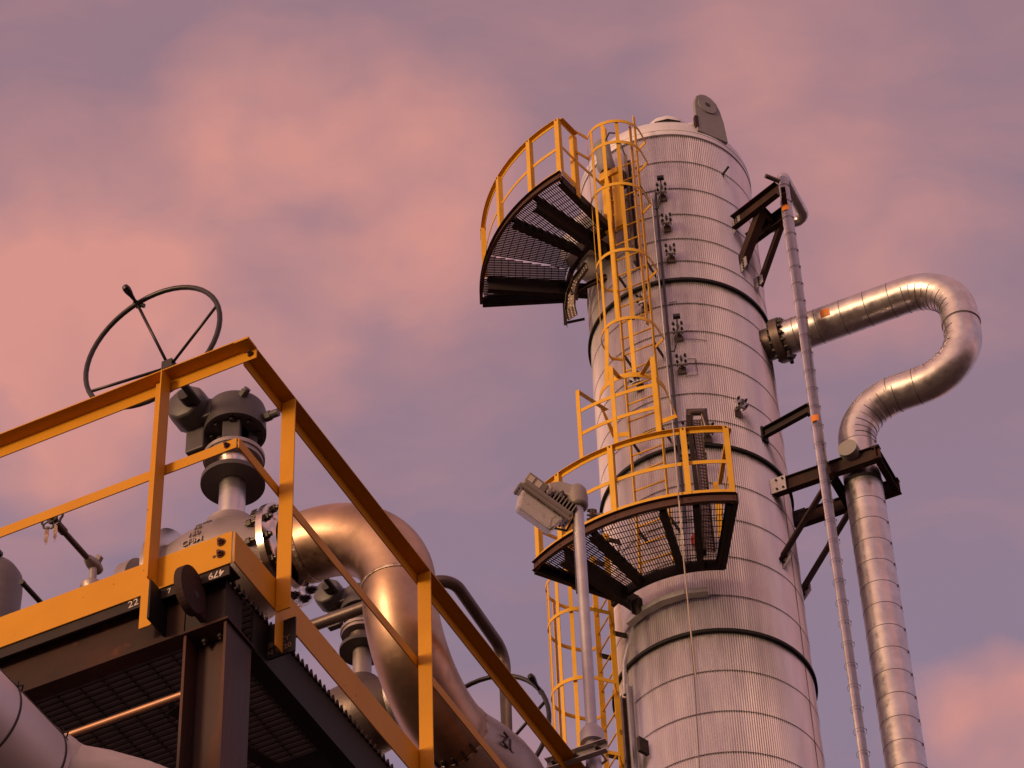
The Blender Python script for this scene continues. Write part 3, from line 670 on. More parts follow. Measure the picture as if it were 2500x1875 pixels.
for i, z in enumerate(bands):
    # straps follow the corrugation so the seam reads as a scalloped line
    m.lathe([(RT + .0035, z - .006), (RT + .0055, z - .004), (RT + .0055, z + .002), (RT + .001, z + .004)], (0, 0, 0), Z, NR * 4, fn=lambda r, a: corr(r, a, .005))
part('seam_straps', m, SEAM, tw)
for z in rings[1:]:
    m = MB(); m.lathe([(RT - .01, z + .012), (RT + .045, z + .004), (RT + .045, z + .004), (RT + .047, z - .045), (RT + .047, z - .045), (RT - .01, z - .050)], (0, 0, 0), Z, 160); part('stiffening_ring', m, BLK, tw)
m = MB(); m.lathe([(RT - .01, 37.56), (RT + .012, 37.56), (RT + .012, 37.56), (RT + .012, 37.66), (RT + .012, 37.66), (RT + .018, 37.665), (RT + .018, 37.68), (RT + .008, 37.685), (RT + .006, 37.78), (1.285, 37.84), (1.23, 37.95), (1.12, 38.04), (.9, 38.13), (.5, 38.2), (.001, 38.22)], (0, 0, 0), Z, 128)
part('domed_head', m, ALU3, tw)
m = MB(); m.lathe([(RT + .013, 37.555), (RT + .014, 37.57), (RT + .013, 37.575)], (0, 0, 0), Z, 128); part('head_strap', m, SEAM, tw)
m = MB(); m.lathe([(.001, .17), (.20, .16), (.33, .11), (.36, 0)], tuple(P(.90, 3, 37.99)), Z, 12); part('nozzle_cover', m, ALU3, tw)
m = MB(); m.lathe([(.001, .12), (.15, .11), (.24, .07), (.26, 0)], tuple(P(1.0, 24, 37.93)), Z, 12); part('nozzle_cover', m, ALU3, tw)
# lifting lug plate on the head
th = 31; 
lp = [(-.235, -.30), (-.245, .15), (-.235, .42), (-.19, .58), (-.10, .67), (0, .70), (.10, .67), (.19, .58), (.25, .42), (.30, .15), (.335, -.30)]
m = MB(); m.prism([(a * .94, b * .95) for a, b in reversed(lp)], tuple(P(1.285, th, 38.0)), et(th), Z, .06); lg = part('lifting_lug', m, LUGM, tw, bevel=.008)
m = MB(); m.cyl(tuple(P(1.31, th, 38.40)), er(th), .16, .022, 36); part('cheek_plate', m, LUGM, lg)
m = MB(); m.cyl(tuple(P(1.3315, th, 38.42)), er(th), .045, .003, 20); part('pin_hole', m, INK, lg)
m = MB(); m.box(tuple(P(1.30, 21.5, 37.93)), (.05, .07, .26), (et(20), er(20), Z)); part('stub_bracket', m, RUSTY, tw)
# small flanged nozzles
def nozzle(th, z, s=1., side=False, valve=False):
    a = er(th); e = et(th); o = P(RT - .02, th, z)
    m = MB(); m.cyl(o, a, .036 * s, .15, 18); n_ = part('nozzle', m, GALV, tw)
    f0 = o + a * .13
    m = MB(); m.prism([(x * .085 * s, y * .085 * s) for x, y in ((-1, -.55), (-.8, -1), (.8, -1), (1, -.55), (1, .55), (.8, 1), (-.8, 1), (-1, .55))], tuple(f0 + a * .018), e, Z, .036); part('blind_flange', m, GALV, n_, bevel=.004)
    for i in (-1, 1):
        for j in (-1, 1):
            m = MB(); p = f0 + e * (i * .058 * s) + Z * (j * .058 * s); m.nut(p + a * .036, a, .021 * s, .028); m.cyl(p - a * .04, a, .010, .125, 8); part('flange_bolt', m, BLKST, n_)
    m = MB(); m.cyl(f0 + a * .036, a, .02, .04, 8); m.box(tuple(f0 + a * .06), (.018, .03, .09), (e, a, Z)); part('vent_plug', m, BOLT, n_)
    if valve:
        m = MB(); m.cyl(f0 + a * .04 + Z * .02, Z, .012, .15, 8); m.box(tuple(f0 + a * .05 + Z * .20), (.10, .06, .05), (e, a, Z)); m.cyl(f0 + a * .05 + Z * .17, Z, .03, .03, 10); part('instrument_head', m, BLKST, n_)
    # weather flashing below the nozzle
    m = MB(); m.box(tuple(P(RT + .012, th, z - .09)), (.10 * s, .03, .12), (e, a, Z)); part('flashing', m, DKPIPE, n_)
for th, z, vl in ((-6.3, 36.22, True), (-5.2, 35.54, False), (-4.7, 34.88, False), (-4.9, 33.25, True), (-4.7, 32.6, False), (27.5, 31.86, False), (-4.9, 31.3, False), (6.5, 31.26, False), (-24, 34.0, False), (-32, 32.5, False)): nozzle(th, z, valve=vl)
# flange nozzle seen edge-on at the left
m = MB(); a = er(-84); o = P(RT, -84, 30.93); m.cyl(o, a, .04, .14, 18); n_ = part('nozzle', m, GALV, tw)
for q in (.13, .165): 
    m = MB(); m.cyl(o + a * q, a, .095, .028, 24); part('blind_flange', m, DKPIPE, n_)
for i in range(8):
    t = math.pi * i / 4; m = MB(); m.cyl(o + a * .10 + et(-84) * (.075 * math.cos(t)) + Z * (.075 * math.sin(t)), a, .012, .125, 8); part('flange_bolt', m, BLKST, n_)
# sheet repair patch lines and small pin
m = MB(); z = 32.6
for (t0, zz0, t1, zz1) in ((-2, 32.74, 4, 32.74), (4, 32.74, 4.6, 32.42), (4.6, 32.42, -3, 32.40), (-3, 33.14, 12, 33.12), (-9, 33.9, -4, 33.92)):
    m.tube([P(RT + .009, t0 + (t1 - t0) * i / 12, zz0 + (zz1 - zz0) * i / 12) for i in range(13)], .0045, 6)
part('patch_seam', m, SEAM, tw)
m = MB(); m.cyl(P(RT, 38, 36.92), (er(38) + Z * .3).normalized(), .018, .16, 10); part('pin', m, BLKST, tw)
m = MB(); m.tube([P(RT + .008, 62, 31.05), P(RT + .008, 62, 24.5)], .004, 6); part('lap_seam', m, SEAM, tw)
# big nozzle flange pair for the overhead line
TB = 66; ZB = 33.74; a = er(TB)
m = MB(); m.cyl(P(RT - .05, TB, ZB), a, .235, .16, 40); nb = part('main_nozzle', m, DKPIPE, tw)
m = MB(); m.lathe([(.12, 0), (.33, 0), (.33, 0), (.33, .06), (.33, .06), (.12, .06)], tuple(P(RT + .16, TB, ZB)), a, 48); part('main_flange', m, DKPIPE, nb)

# ---- overhead line with expansion loop
RO = .258
ol = thing('overhead_pipe', 'large silver clad pipe leaving the tower flange in an S bend', 'pipe', TF)
zt, zb, rl, rv = ZB, ZB - 1.80, 4.12, 2.40
pts = [P(RT + .30, TB, zt), P(rl, TB, zt), P(rl, TB, zb), P(rv, TB, zb), P(rv, TB, 0)]
m = MB(); m.tube(arcfillet(pts, [.70, .70, .66], 26), RO, 64, up=et(TB)); part('pipe_cladding', m, ALU2, ol)
m = MB(); m.lathe([(.12, 0), (.33, 0), (.33, 0), (.33, .06), (.33, .06), (.25, .07), (.22, .16)], tuple(P(RT + .222, TB, ZB)), a, 48); part('flange', m, DKPIPE, ol)
for k in range(16):
    t = 2 * math.pi * k / 16; c = P(RT + .115, TB, ZB) + et(TB) * (.285 * math.cos(t)) + Z * (.285 * math.sin(t)); m = MB(); m.cyl(c, a, .018, .23, 8); m.nut(c + a * .01, a, .032, .035); m.nut(c + a * .175, a, .032, .035); part('flange_bolt', m, BLKST, ol)
m = MB(); 
for i in (-1, 1):
    for j in (0, 1): m.cyl(P(RT + .33, TB, ZB - .33 - .07 * j) + et(TB) * (.05 * i), V(0, 0, -1), .03, .06, 10)
m.cyl(P(RT + .33, TB, ZB - .2), V(0, 0, -1), .03, .2, 12); part('drain_flange', m, BLKST, ol)
def band(o, ax, r=RO, w=.006): 
    m = MB(); m.lathe([(r, -w), (r + .0025, -w * .7), (r + .0025, w * .7), (r, w)], tuple(o), ax, 64); return m
pc = ol
rng = random.Random(3)
for q in (1.78, 2.12, 2.50, 2.86, 3.22): part('strap_band', band(P(q, TB, zt), a), SEAM, ol)
for q in (3.36, 2.98): part('strap_band', band(P(q, TB, zb), a), SEAM, ol)
z = zb - .75
while z > 20:
    part('strap_band', band(P(rv, TB, z), Z), SEAM, ol)
    m = MB(); m.box(tuple(P(rv, TB, z) + (er(8) * .6 + et(8) * .8) * (RO + .004)), (.02, .02, .03)); part('strap_buckle', m, SEAM, ol)
    z -= .375
part('collar', (lambda m: m.lathe([(RO, .06), (RO + .014, .055), (RO + .014, -.055), (RO, -.06)], tuple(P(rl, TB, zt - .88)), Z, 64))(MB()), ALU2, ol)
part('strap_band', band(P(rl, TB, zt - .95), Z, RO, .010), SEAM, ol)
# lobster-back gore seams round the elbows
def gores(cen, s0, s1, R, n, name='gore_seam'):
    for k in range(n + 1):
        t = k / n * math.pi / 2; d = s0 * math.cos(t) + s1 * math.sin(t); c = cen + d * R; tan = (-s0 * math.sin(t) + s1 * math.cos(t))
        m = MB(); x = -d; y = tan.cross(x)
        m.tube([c + (x * math.cos(q) + y * math.sin(q)) * (RO + .001) for q in [R_(-75 + 150 * i / 18) for i in range(19)]], .0065, 6); part(name, m, ALU2 if k % 2 else SEAM, ol)
gores(P(rl - .70, TB, zt - .70), Z, a, .70, 9); gores(P(rl - .70, TB, zb + .70), a, -Z, .70, 7); gores(P(rv + .66, TB, zb - .66), Z, -a, .66, 8)
m = MB(); m.cyl(P(rv, TB, 30.78), (er(-25)), .135, .50, 40); part('trunnion_stub', m, LUGM, ol)
def curvebox(cenf, w_, h_, m_, parent, name='label_plate'):
    m = MB(); n = 6; vs = []
    for i in range(n + 1):
        for j in (0, 1): vs.append(cenf(i / n, j))
    m.add(vs, [(2 * i, 2 * i + 1, 2 * i + 3, 2 * i + 2) for i in range(n)], True); return part(name, m, m_, parent)
def hlabel(q, ang, ln=.13, sw=.5):   # on the horizontal run
    def f(i, j): t = ang + (i - .5) * sw; return P(q + ln * j, TB, zt) + (et(TB) * -math.cos(t) * -1 * -1 + Z * math.sin(t)) * (RO + .004)
    return f
curvebox(hlabel(2.22, -.16, .14, .5), 0, 0, ORANGE, ol)
m = MB(); m.cyl(P(2.52, TB, zt + RO - .005), Z, .03, .05, 10); part('vent_cap', m, BLKST, ol)

# ---- slim vertical pipe
RS = .083
sp = thing('slim_pipe', 'slim silver clad vertical pipe strapped in bands, bent over at its top beside the tower', 'pipe', TF)
TS, RSP = 50, 2.13; top_z = 36.47
b0 = P(RSP, TS, top_z)
back = (er(150)).normalized(); b1 = b0 + V(.38, .85, 0); b2 = b1 + V(-.9, .25, 0)
m = MB(); m.tube(arcfillet([P(RSP, TS, 0), b0], .1) if 0 else arcfillet([P(RSP, TS, 0), b0, b1 + V(0, 0, -.05), b2 + V(0, 0, -.05)], [.12, .13], 10), RS, 36); part('pipe_cladding', m, ALU2, sp)
z = top_z - .30
while z > 20:
    part('strap_band', band(P(RSP, TS, z), Z, RS, .0035), SEAM, sp)
    m = MB(); m.box(tuple(P(RSP, TS, z) + (er(8) * .6 + et(8) * .8) * (RS + .002)), (.012, .014, .02)); part('strap_buckle', m, SEAM, sp)
    z -= .352
m = MB(); m.cyl(b0 + V(-.02, -.02, -.20), (er(-60) * 1.0 + Z * .0), .035, .28, 14); part('side_stub', m, DKPIPE, sp)
for zz in (35.60, 31.29):
    def f(i, j, zz=zz): t = R_(-22 + 75 * (i - .5)); return P(RSP, TS, zz + .11 * j) + V(math.sin(t), -math.cos(t), 0) * (RS + .004)
    curvebox(f, 0, 0, ORANGE, sp)

# ---- rusty pipe supports
def ibeam(h, b, t): return [(-b / 2, -h / 2), (b / 2, -h / 2), (b / 2, -h / 2 + t), (t / 2, -h / 2 + t), (t / 2, h / 2 - t), (b / 2, h / 2 - t), (b / 2, h / 2), (-b / 2, h / 2), (-b / 2, h / 2 - t), (-t / 2, h / 2 - t), (-t / 2, -h / 2 + t), (-b / 2, -h / 2 + t)]
def chan(h, b, t): return [(0, -h / 2), (b, -h / 2), (b, -h / 2 + t), (t, -h / 2 + t), (t, h / 2 - t), (b, h / 2 - t), (b, h / 2), (0, h / 2)]
GR = 'rusty steel pipe supports bolted to the tower'
s1 = thing('pipe_support', 'upper rusty braced pipe support holding the top of the slim pipe', 'bracket', TF, GR)
d0 = er(46)
def member(a_, b_, prof, parent, name, mt=RUSTY, up=Z): m = MB(); m.sweep([a_, b_], prof, up); return part(name, m, mt, parent)
A1 = P(RT, 42, 35.83); B1 = A1 + er(46) * .92 + V(0, 0, .02)
A2 = P(RT, 58, 35.75); B2 = A2 + er(46) * .72
member(A1 + er(46) * .04, B1, chan(.26, .09, .012), s1, 'arm'); member(A2, B2 + er(46) * .1, chan(.26, .09, .012), s1, 'arm')
member(B1 + V(.02, 0, 0), B2 + V(.0, 0, 0), chan(.20, .07, .012), s1, 'end_channel')
member(A1 + er(46) * .55 + Z * -.08, P(RT + .02, 44, 35.02), L4(.13, .014), s1, 'brace'); member(A2 + er(46) * .62 + Z * -.1, P(RT + .06, 60, 34.85), L4(.08, .012), s1, 'brace')
member(A1 + er(46) * .5, A2 + er(46) * .5, chan(.14, .06, .01), s1, 'cross_tie')
for (c, t_, h_) in ((P(RT + .06, 42, 35.82), 42, .30), (P(RT + .03, 44.5, 34.98), 44, .26), (P(RT + .05, 58, 34.86), 58, .24)):
    m = MB(); m.prism([(-.10, -h_ / 2 - .05), (.10, -h_ / 2 + .08), (.10, h_ / 2), (-.10, h_ / 2)], tuple(c), er(t_), Z, .014); g_ = part('gusset_plate', m, GALV, s1)
    for q in (-.08, -.027, .027, .08): m = MB(); m.nut(c + er(t_) * .04 + Z * q - et(t_) * .007, -et(t_), .016, .018); part('bolt', m, BLKST, g_)
s2 = thing('pipe_support', 'single dark angled arm reaching from the tower to the slim pipe', 'bracket', TF, GR)
A_ = P(RT, 47, 31.6); B_ = P(RSP - .06, 49, 31.58)
member(A_, B_, chan(.17, .07, .011), s2, 'arm', DKST); m = MB(); m.prism([(-.04, -.1), (.05, -.1), (.05, .1), (-.02, .16)], tuple(B_), er(49), Z, .012); part('end_plate', m, DKST, s2)
m = MB(); m.box(tuple(P(RT + .02, 47, 31.6)), (.12, .03, .26), (et(47), er(47), Z)); part('flashing', m, BLK, s2)
s3 = thing('pipe_support', 'large rusty frame under the S bend carrying the big vertical pipe', 'bracket', TF, GR)
e_ = et(TB)
off = .36
for sgn, nm in ((-1, 'near'), (1, 'far')):
    a0 = P(RT - .05 + .12, TB, 30.62) + e_ * (off * sgn) + a * (-.10)
    member(a0, P(rv + .40, TB, 30.62) + e_ * (off * sgn), ibeam(.24, .10, .012), s3, 'arm')
    lo = P(RT - .10, TB, 29.28) + e_ * (off * sgn * 1.0); member(lo + a * .05, P(rv - .25, TB, 30.50) + e_ * (off * sgn), L4(.10, .012), s3, 'brace')
    c = lo + a * .08; m = MB(); m.prism([(-.10, -.20), (.10, .05), (.10, .16), (-.10, .10)], tuple(c), a, Z, .014); g_ = part('gusset_plate', m, GALV, s3)
    for q in ((.0, 0), (.05, .09)): m = MB(); m.nut(c + a * q[0] + Z * q[1] - e_ * .007, -e_, .02, .02); part('bolt', m, BLKST, g_)
    m = MB(); m.prism([(-.10, -.13), (.13, -.13), (.13, .13), (-.10, .13)], tuple(a0 + a * .06 - e_ * .06), a, Z, .012); g_ = part('gusset_plate', m, GALV if sgn < 0 else DKST, s3)
    for q in ((0, .08), (0, -.08), (.09, .08), (.09, -.08)): m = MB(); m.nut(a0 + a * (.06 + q[0]) + Z * q[1] - e_ * .067, -e_, .017, .018); part('bolt', m, BLKST, g_)
member(P(rv + .34, TB, 30.62) - e_ * (off + .05), P(rv + .34, TB, 30.62) + e_ * (off + .05), ibeam(.20, .09, .012), s3, 'end_channel')
member(P(rv - .34, TB, 30.60) - e_ * off, P(rv - .34, TB, 30.60) + e_ * off, ibeam(.18, .09, .012), s3, 'cross_tie', BLK)
m = MB(); m.lathe([(RO + .003, -.02), (RO + .012, -.02), (RO + .012, .02), (RO + .003, .02)], tuple(P(rv, TB, 30.46)), Z, 48); part('pipe_clamp', m, BLK, s3)

# ---- gratings: bearing bars clipped to an annular sector
def grating(R0, R1, t0, t1, z, bdir, parent, pitch=.034, cp=.105):
    """bearing bars + cross bars as two parts"""
    e1 = er(bdir); e2 = V(-e1.y, e1.x, 0)
    def inside(p):
        r = math.hypot(p.x, p.y); t = math.degrees(math.atan2(p.x, -p.y))
        if z < 30 and t < -44:
            q0 = P(2.83, -53.5, 0); q1 = P(1.33, -46.5, 0)
            if (q1 - q0).cross(V(p.x, p.y, 0) - q0).z > 0: return False
        return R0 < r < R1 and t0 < t < t1
    def runs(d, n_, off):
        out = []; st = None; s_ = -3.0
        while s_ < 3.0:
            ok = inside(d * s_ + n_ * off)
            if ok and st is None: st = s_
            if not ok and st is not None: out.append((st, s_ - .015)); st = None
            s_ += .015
        return out
    m = MB(); o = -3.
    while o < 3:
        for a_, b_ in runs(e1, e2, o):
            if b_ - a_ > .03: m.box(tuple(e1 * ((a_ + b_) / 2) + e2 * o + Z * z), (b_ - a_, .006, .026 if z > 30 else .020), (e1, e2, Z))
        o += pitch
    part('bearing_bars', m, GRAT, parent)
    m = MB(); o = -3.
    while o < 3:
        for a_, b_ in runs(e2, e1, o):
            if b_ - a_ > .03: m.box(tuple(e2 * ((a_ + b_) / 2) + e1 * o + Z * (z + .009)), (.008, b_ - a_, .008), (e1, e2, Z))
        o += cp
    part('cross_bars', m, GRAT, parent)
def radial(parent, th, r0, r1, z, prof, name='support_beam', mt=DKST): m = MB(); m.sweep([P(r0, th, z), P(r1, th, z)], prof, Z); return part(name, m, mt, parent)
OUTC = [(0, -.075), (.05, -.075), (.05, -.068), (.007, -.068), (.007, .068), (.05, .068), (.05, .075), (0, .075)]   # web outside
OUTCm = [(-x, y) for x, y in reversed(OUTC)]
def platform(name, label, t0, t1, R0, R1, z, beams, panels, deep, grp):
    t = thing(name, label, 'platform', TF, grp)
    m = MB(); m.sweep(arc(R1, t0, t1, z - .075), OUTC if 1 else OUTCm, Z); part('outer_channel', m, RUSTC, t)
    m = MB(); m.sweep(arc(R0, t0, t1, z - .075), OUTCm, Z); part('inner_channel', m, DKST, t)
    for b in beams: radial(t, b, R0, R1 - .06, z - .075 - (.07 if b in deep else 0), chan(.15 + (.14 if b in deep else 0), .09, .01))
    for (a_, b_, bd) in panels: grating(R0 + .01, R1 - .01, a_, b_, z - .02, bd, t)
    for b in deep:    # hanging knee braces back to the shell
        m = MB(); m.sweep([P(1.50, b, z - .2), P(1.46, b, z - .42)], L4(.08, .01), et(b)); m.sweep([P(RT + .01, b, z - .16), P(R0 + .1, b, z - .16)], chan(.24, .09, .012), Z); part('bracket_root', m, DKST, t)
    return t
GP = 'crescent grating platforms on the tower'
up = platform('upper_platform', 'upper crescent grating platform near the top of the tower', -91, -35, 1.62, 2.84, 35.62, (-90, -82, -57, -46, -35.5), ((-46, -35.5, -35), (-57, -46, -42), (-73.2, -57, -75), (-82, -73.7, -88), (-90.3, -82.6, -88)), (-82, -46), GP)
lo = platform('lower_platform', 'lower crescent grating platform wrapping the front of the tower below the caged ladder', -53.5, 6, 1.62, 2.83, 28.70, (-43, -33, -12.5, -3.5, 5.5), ((-53.5, -33, -45), (-33, -12.5, -18), (-12.5, -3.5, -2), (-3.5, 5.5, 0)), (-43,), GP)
text_mesh('CT-2003', .15, CHALK2, lo, None, 'chalk_writing', bend=lambda co: P(2.8325 + co.z, -14.5 + math.degrees(co.x / 2.83), 28.625 + co.y), ext=.001)
# end channels on the radial edges
for t_, q in ((up, -90.9), (lo, 6.4)): radial(t_, q, 1.6, 2.85, (35.62 if t_ is up else 28.70) - .075, chan(.17, .06, .01), 'end_channel')
m = MB(); m.sweep([P(2.84, -53.6, 28.61), P(1.33, -46.5, 28.61)], chan(.20, .06, .01), Z); part('end_channel', m, DKST, lo)
# hangers and brackets under the upper platform's lower end
q_ = P(1.62, -88, 35.5); m = MB(); m.sweep([q_, q_ + V(0, 0, -.66)], L4(.05, .008), er(-88)); m.sweep([q_ + V(0, 0, -.64), q_ + V(.26, -.02, -.60)], L4(.05, .008), Z); part('hanger', m, DKST, up)
m = MB(); m.sweep([P(1.6, -70, 35.5), P(1.6, -70, 35.0)], L4(.05, .008), er(-70)); m.sweep([P(1.62, -72, 35.02), P(1.3, -52, 35.02)], chan(.09, .04, .008), Z); part('hanger', m, RUSTY, up)

def lprof(a_, t_): return [(0, 0), (0, -a_), (t_, -a_), (t_, -t_), (a_, -t_), (a_, 0)]
def guard(name, label, t0, t1, R1, z, posts, h=1.22, endl=None, endr=None, grp='curved yellow guardrails on the tower platforms'):
    t = thing(name, label, 'railing', TF, grp)
    m = MB(); m.sweep(arc(R1 - .05, t0, t1, z + h), lprof(.065, .008), Z); part('top_rail', m, YEL2, t)
    m = MB(); m.sweep(arc(R1 - .045, t0, t1, z + .63), [(-.004, -.03), (.004, -.03), (.004, .03), (-.004, .03)], Z); part('mid_rail', m, YEL2, t)
    m = MB(); m.sweep(arc(R1 - .004, t0, t1, z + .045), [(-.005, -.05), (.005, -.05), (.005, .055), (-.005, .055)], Z); part('toe_plate', m, YEL2, t)
    for q in posts:
        m = MB(); e = et(q); rr_ = er(q); c = P(R1 + .008, q, z)
        m.box(tuple(c + Z * (h - .16) / 2), (.075, .008, h + .14), (e, rr_, Z)); m.box(tuple(c + e * .034 - rr_ * .036 + Z * (h / 2 + .06)), (.008, .066, h - .10), (e, rr_, Z)); pt = part('post', m, YEL2, t)
        m = MB()
        for zz in (-.05, -.10): m.nut(c + rr_ * .004 + Z * zz, rr_, .016, .012)
        m.nut(c + rr_ * .004 + Z * (h - .03), rr_, .013, .01); part('bolt', m, BOLTR, pt)
    for (q, r0) in ([(t0, endl)] if endl else []) + ([(t1, endr)] if endr else []):
        for zz, pf_ in ((h, lprof(.065, .008)), (.63, [(-.004, -.03), (.004, -.03), (.004, .03), (-.004, .03)]), (.045, [(-.005, -.05), (.005, -.05), (.005, .055), (-.005, .055)])):
            m = MB(); m.sweep([P(R1 - .03, q, z + zz), P(r0, q, z + zz)], pf_, Z); part('end_rail', m, YEL2, t)
        m = MB(); m.box(tuple(P(r0, q, z) + Z * (h - .16) / 2), (.008, .10, h + .14), (et(q), er(q), Z)); m.box(tuple(P(r0, q, z) + er(q) * .05 + et(q) * -.03 + Z * (h - .0) / 2), (.07, .008, h - .05), (et(q), er(q), Z)); part('post', m, YEL2, t)
    return t
ug = guard('curved_guardrail', 'yellow curved guardrail round the upper platform, against the pink sky', -90, -35.2, 2.83, 35.62, (-35.8, -47.3, -64.2, -85.5), endr=2.42)
lg_ = guard('curved_guardrail', 'yellow curved guardrail round the lower platform, crossing the front of the tower', -53.5, 5.6, 2.82, 28.70, (-52.0, -43.2, -26, -6, 5.2), h=1.22, endr=1.75, endl=2.2)

# ---- caged ladders
def ladder(name, label, th, rc, z0, z1, hoops, hoopr, strapth, parent_extra=None, hw=.235, hd=.72):
    t = thing(name, label, 'ladder', TF, 'yellow caged ladders')
    a_ = er(th); e = et(th); c = lambda x, d, z: a_ * (rc + d) + e * x + Z * z
    for s_ in (-1, 1):
        m = MB(); m.box(tuple(c(s_ * hw, 0, (z0 + z1) / 2)), (.012, .075, z1 - z0), (e, a_, Z)); part('stringer', m, YEL2, t)
    z = z0 + .18; n = 0
    while z < z1 - .9 and n < 90:
        m = MB(); m.tube([c(-hw + .007, 0, z), c(hw - .007, 0, z)], .0125, 8); part('rung', m, YEL2, t); z += .325; n += 1
    def hoop(z, wd=.0, w=.058):
        pts = []
        R_h = .375 + wd
        for i in range(25):
            q = math.pi * i / 24; pts.append(c(R_h * math.cos(q) * (1.14 if math.cos(q) > 0 else 1.0), .34 + (hd - .34 + wd) * math.sin(q), z))
        pts = [c(hw + .006, -.0, z), c(R_h * 1.14, .10, z)] + pts + [c(-R_h, .10, z), c(-hw - .006, 0, z)]
        m = MB(); m.sweep(pts, [(-.004, -w / 2), (.004, -w / 2), (.004, w / 2), (-.004, w / 2)], Z); return m
    for k, hz in enumerate(hoops):
        if parent_extra and k < 2:
            pts = [c(hw + .006, 0, hz), c(.375 * 1.14, .10, hz)] + [c(.375 * math.cos(math.pi * i / 24) * (1.16 if i < 12 else 1), .34 + (hd - .34) * math.sin(math.pi * i / 24), hz) for i in range(20)] + [parent_extra + Z * hz]
            m = MB(); m.sweep(pts, [(-.004, -.03), (.004, -.03), (.004, .03), (-.004, .03)], Z); part('cage_hoop', m, YEL2, t)
        else: part('cage_hoop', hoop(hz), YEL2, t)
    for q in strapth:
        a2 = R_(q); x, d = .370 * math.cos(a2), .34 + (hd - .345) * math.sin(a2)
        nrm = (e * math.cos(a2) + a_ * math.sin(a2)).normalized(); m = MB()
        m.sweep([c(x, d, hoops[-1] - .03), c(x, d, hoops[0] + .03)], [(-.026, -.004), (.026, -.004), (.026, .004), (-.026, .004)], nrm); part('cage_strap', m, YEL2, t)
    z = z0 + .8
    while z < z1:
        for s_ in (-1, 1):
            m = MB(); m.box(tuple(c(s_ * hw, -(rc - RT) / 2, z)), (.012, rc - RT, .08), (e, a_, Z)); part('standoff', m, DKST, t)
        z += 1.65
    return t, c, e, a_
lad, c1, e1, a1 = ladder('caged_ladder', 'tall yellow caged ladder rising up the tower front between the two platforms', -25.5, 1.60, 28.74, 37.72, (36.93, 36.46, 35.54, 34.13, 32.74), .375, (20, 55, 88, 122, 158), parent_extra=P(2.42, -35.0, 0))
m = MB()
for zz in (36.25,): m.sweep([P(2.42, -35.2, zz), c1(-.24, .0, zz + .03)], [(-.004, -.03), (.004, -.03), (.004, .03), (-.004, .03)], Z)
part('link_bar', m, YEL2, lad)
# flared lowest hoop and the guard extension that sits on the railing below it
m = MB(); pts = [c1(.46 * math.cos(math.pi * i / 24), .34 + .46 * math.sin(math.pi * i / 24), 31.55) for i in range(25)]
pts = [c1(.24, 0, 31.30), c1(.46, .0, 31.30)] + pts[0:] + [c1(-.46, .02, 31.35), c1(-.24, 0, 31.30)]
m.sweep(pts, [(-.004, -.045), (.004, -.045), (.004, .045), (-.004, .045)], Z); part('cage_hoop', m, YEL2, lad, label='wider flared bottom hoop')
for q in (62, 118):
    a2 = R_(q); m = MB(); m.sweep([c1(.37 * math.cos(a2), .34 + .37 * math.sin(a2), 32.74), c1(.44 * math.cos(a2), .34 + .45 * math.sin(a2), 31.58)], [(-.03, -.004), (.03, -.004), (.03, .004), (-.03, .004)], a1); part('cage_strap', m, YEL2, lad)
ex = thing('guard_extension', 'yellow barred guard panel standing on the lower guardrail beneath the ladder cage', 'railing', TF)
for q, zt_ in ((-35.2, 31.24), (-24.4, 31.40), (-12.5, 31.36)):
    m = MB(); m.box(tuple(P(2.775, q, (29.86 + zt_) / 2)), (.06, .008, zt_ - 29.86), (et(q), er(q), Z)); part('upright', m, YEL2, ex)
for zz in (30.84, 30.42):
    m = MB(); m.sweep(arc(2.768, -35.4, -12.2, zz), [(-.004, -.03), (.004, -.03), (.004, .03), (-.004, .03)], Z); part('bar', m, YEL2, ex)
m = MB(); m.sweep([P(2.775, -35.2, 31.22), c1(-.40, .35, 31.52)], [(-.03, -.004), (.03, -.004), (.03, .004), (-.03, .004)], Z); m.sweep([P(2.775, -24.4, 31.38), c1(.0, .80, 31.56)], [(-.03, -.004), (.03, -.004), (.03, .004), (-.03, .004)], Z); m.sweep([P(2.775, -12.5, 31.34), c1(.30, .70, 31.56)], [(-.03, -.004), (.03, -.004), (.03, .004), (-.03, .004)], Z); part('tie_bar', m, YEL2, ex)
lad2, c2, e2_, a2_ = ladder('caged_ladder', 'lower yellow caged ladder seen side-on below the left end of the lower platform', -68, 1.50, 6.0, 30.0, (29.1, 28.40, 27.24, 26.07) + tuple(24.9 - 1.2 * i for i in range(15)), .375, (35, 62, 90, 118, 148), hd=.78)

# ---- davit on the upper platform
dv = thing('davit', 'yellow davit post with a grey wrapped winch beside the top of the ladder', 'davit', TF)
for q, w_ in ((-36.2, .12), (-29.5, .14)):
    m = MB(); m.box(tuple(P(1.60, q, 36.05)), (w_, .10, 1.25), (et(q), er(q), Z)); part('post', m, YEL2, dv, bevel=.006)
m = MB(); m.box(tuple(P(1.60, -32.8, 36.62)), (.30, .16, .12), (et(-33), er(-33), Z)); m.box(tuple(P(1.66, -36, 36.58)), (.12, .12, .16), (et(-36), er(-36), Z)); part('saddle', m, YEL2, dv, bevel=.01)
m = MB(); m.tube([P(1.62, -35, 36.72), P(1.62, -35.2, 36.85), P(1.63, -35.8, 37.1), P(1.64, -36.4, 37.35), P(1.64, -36.6, 37.45)], [.10, .135, .115, .125, .06], 18); wr = part('wrapped_winch', m, LUGM, dv)
m = MB(); m.tube([P(1.66, -33.5, 37.40), P(1.66, -31, 37.52), P(1.62, -28, 37.5), P(1.56, -26.5, 37.28), P(1.45, -26, 37.1)], .012, 8); part('cable', m, HOSE, dv)
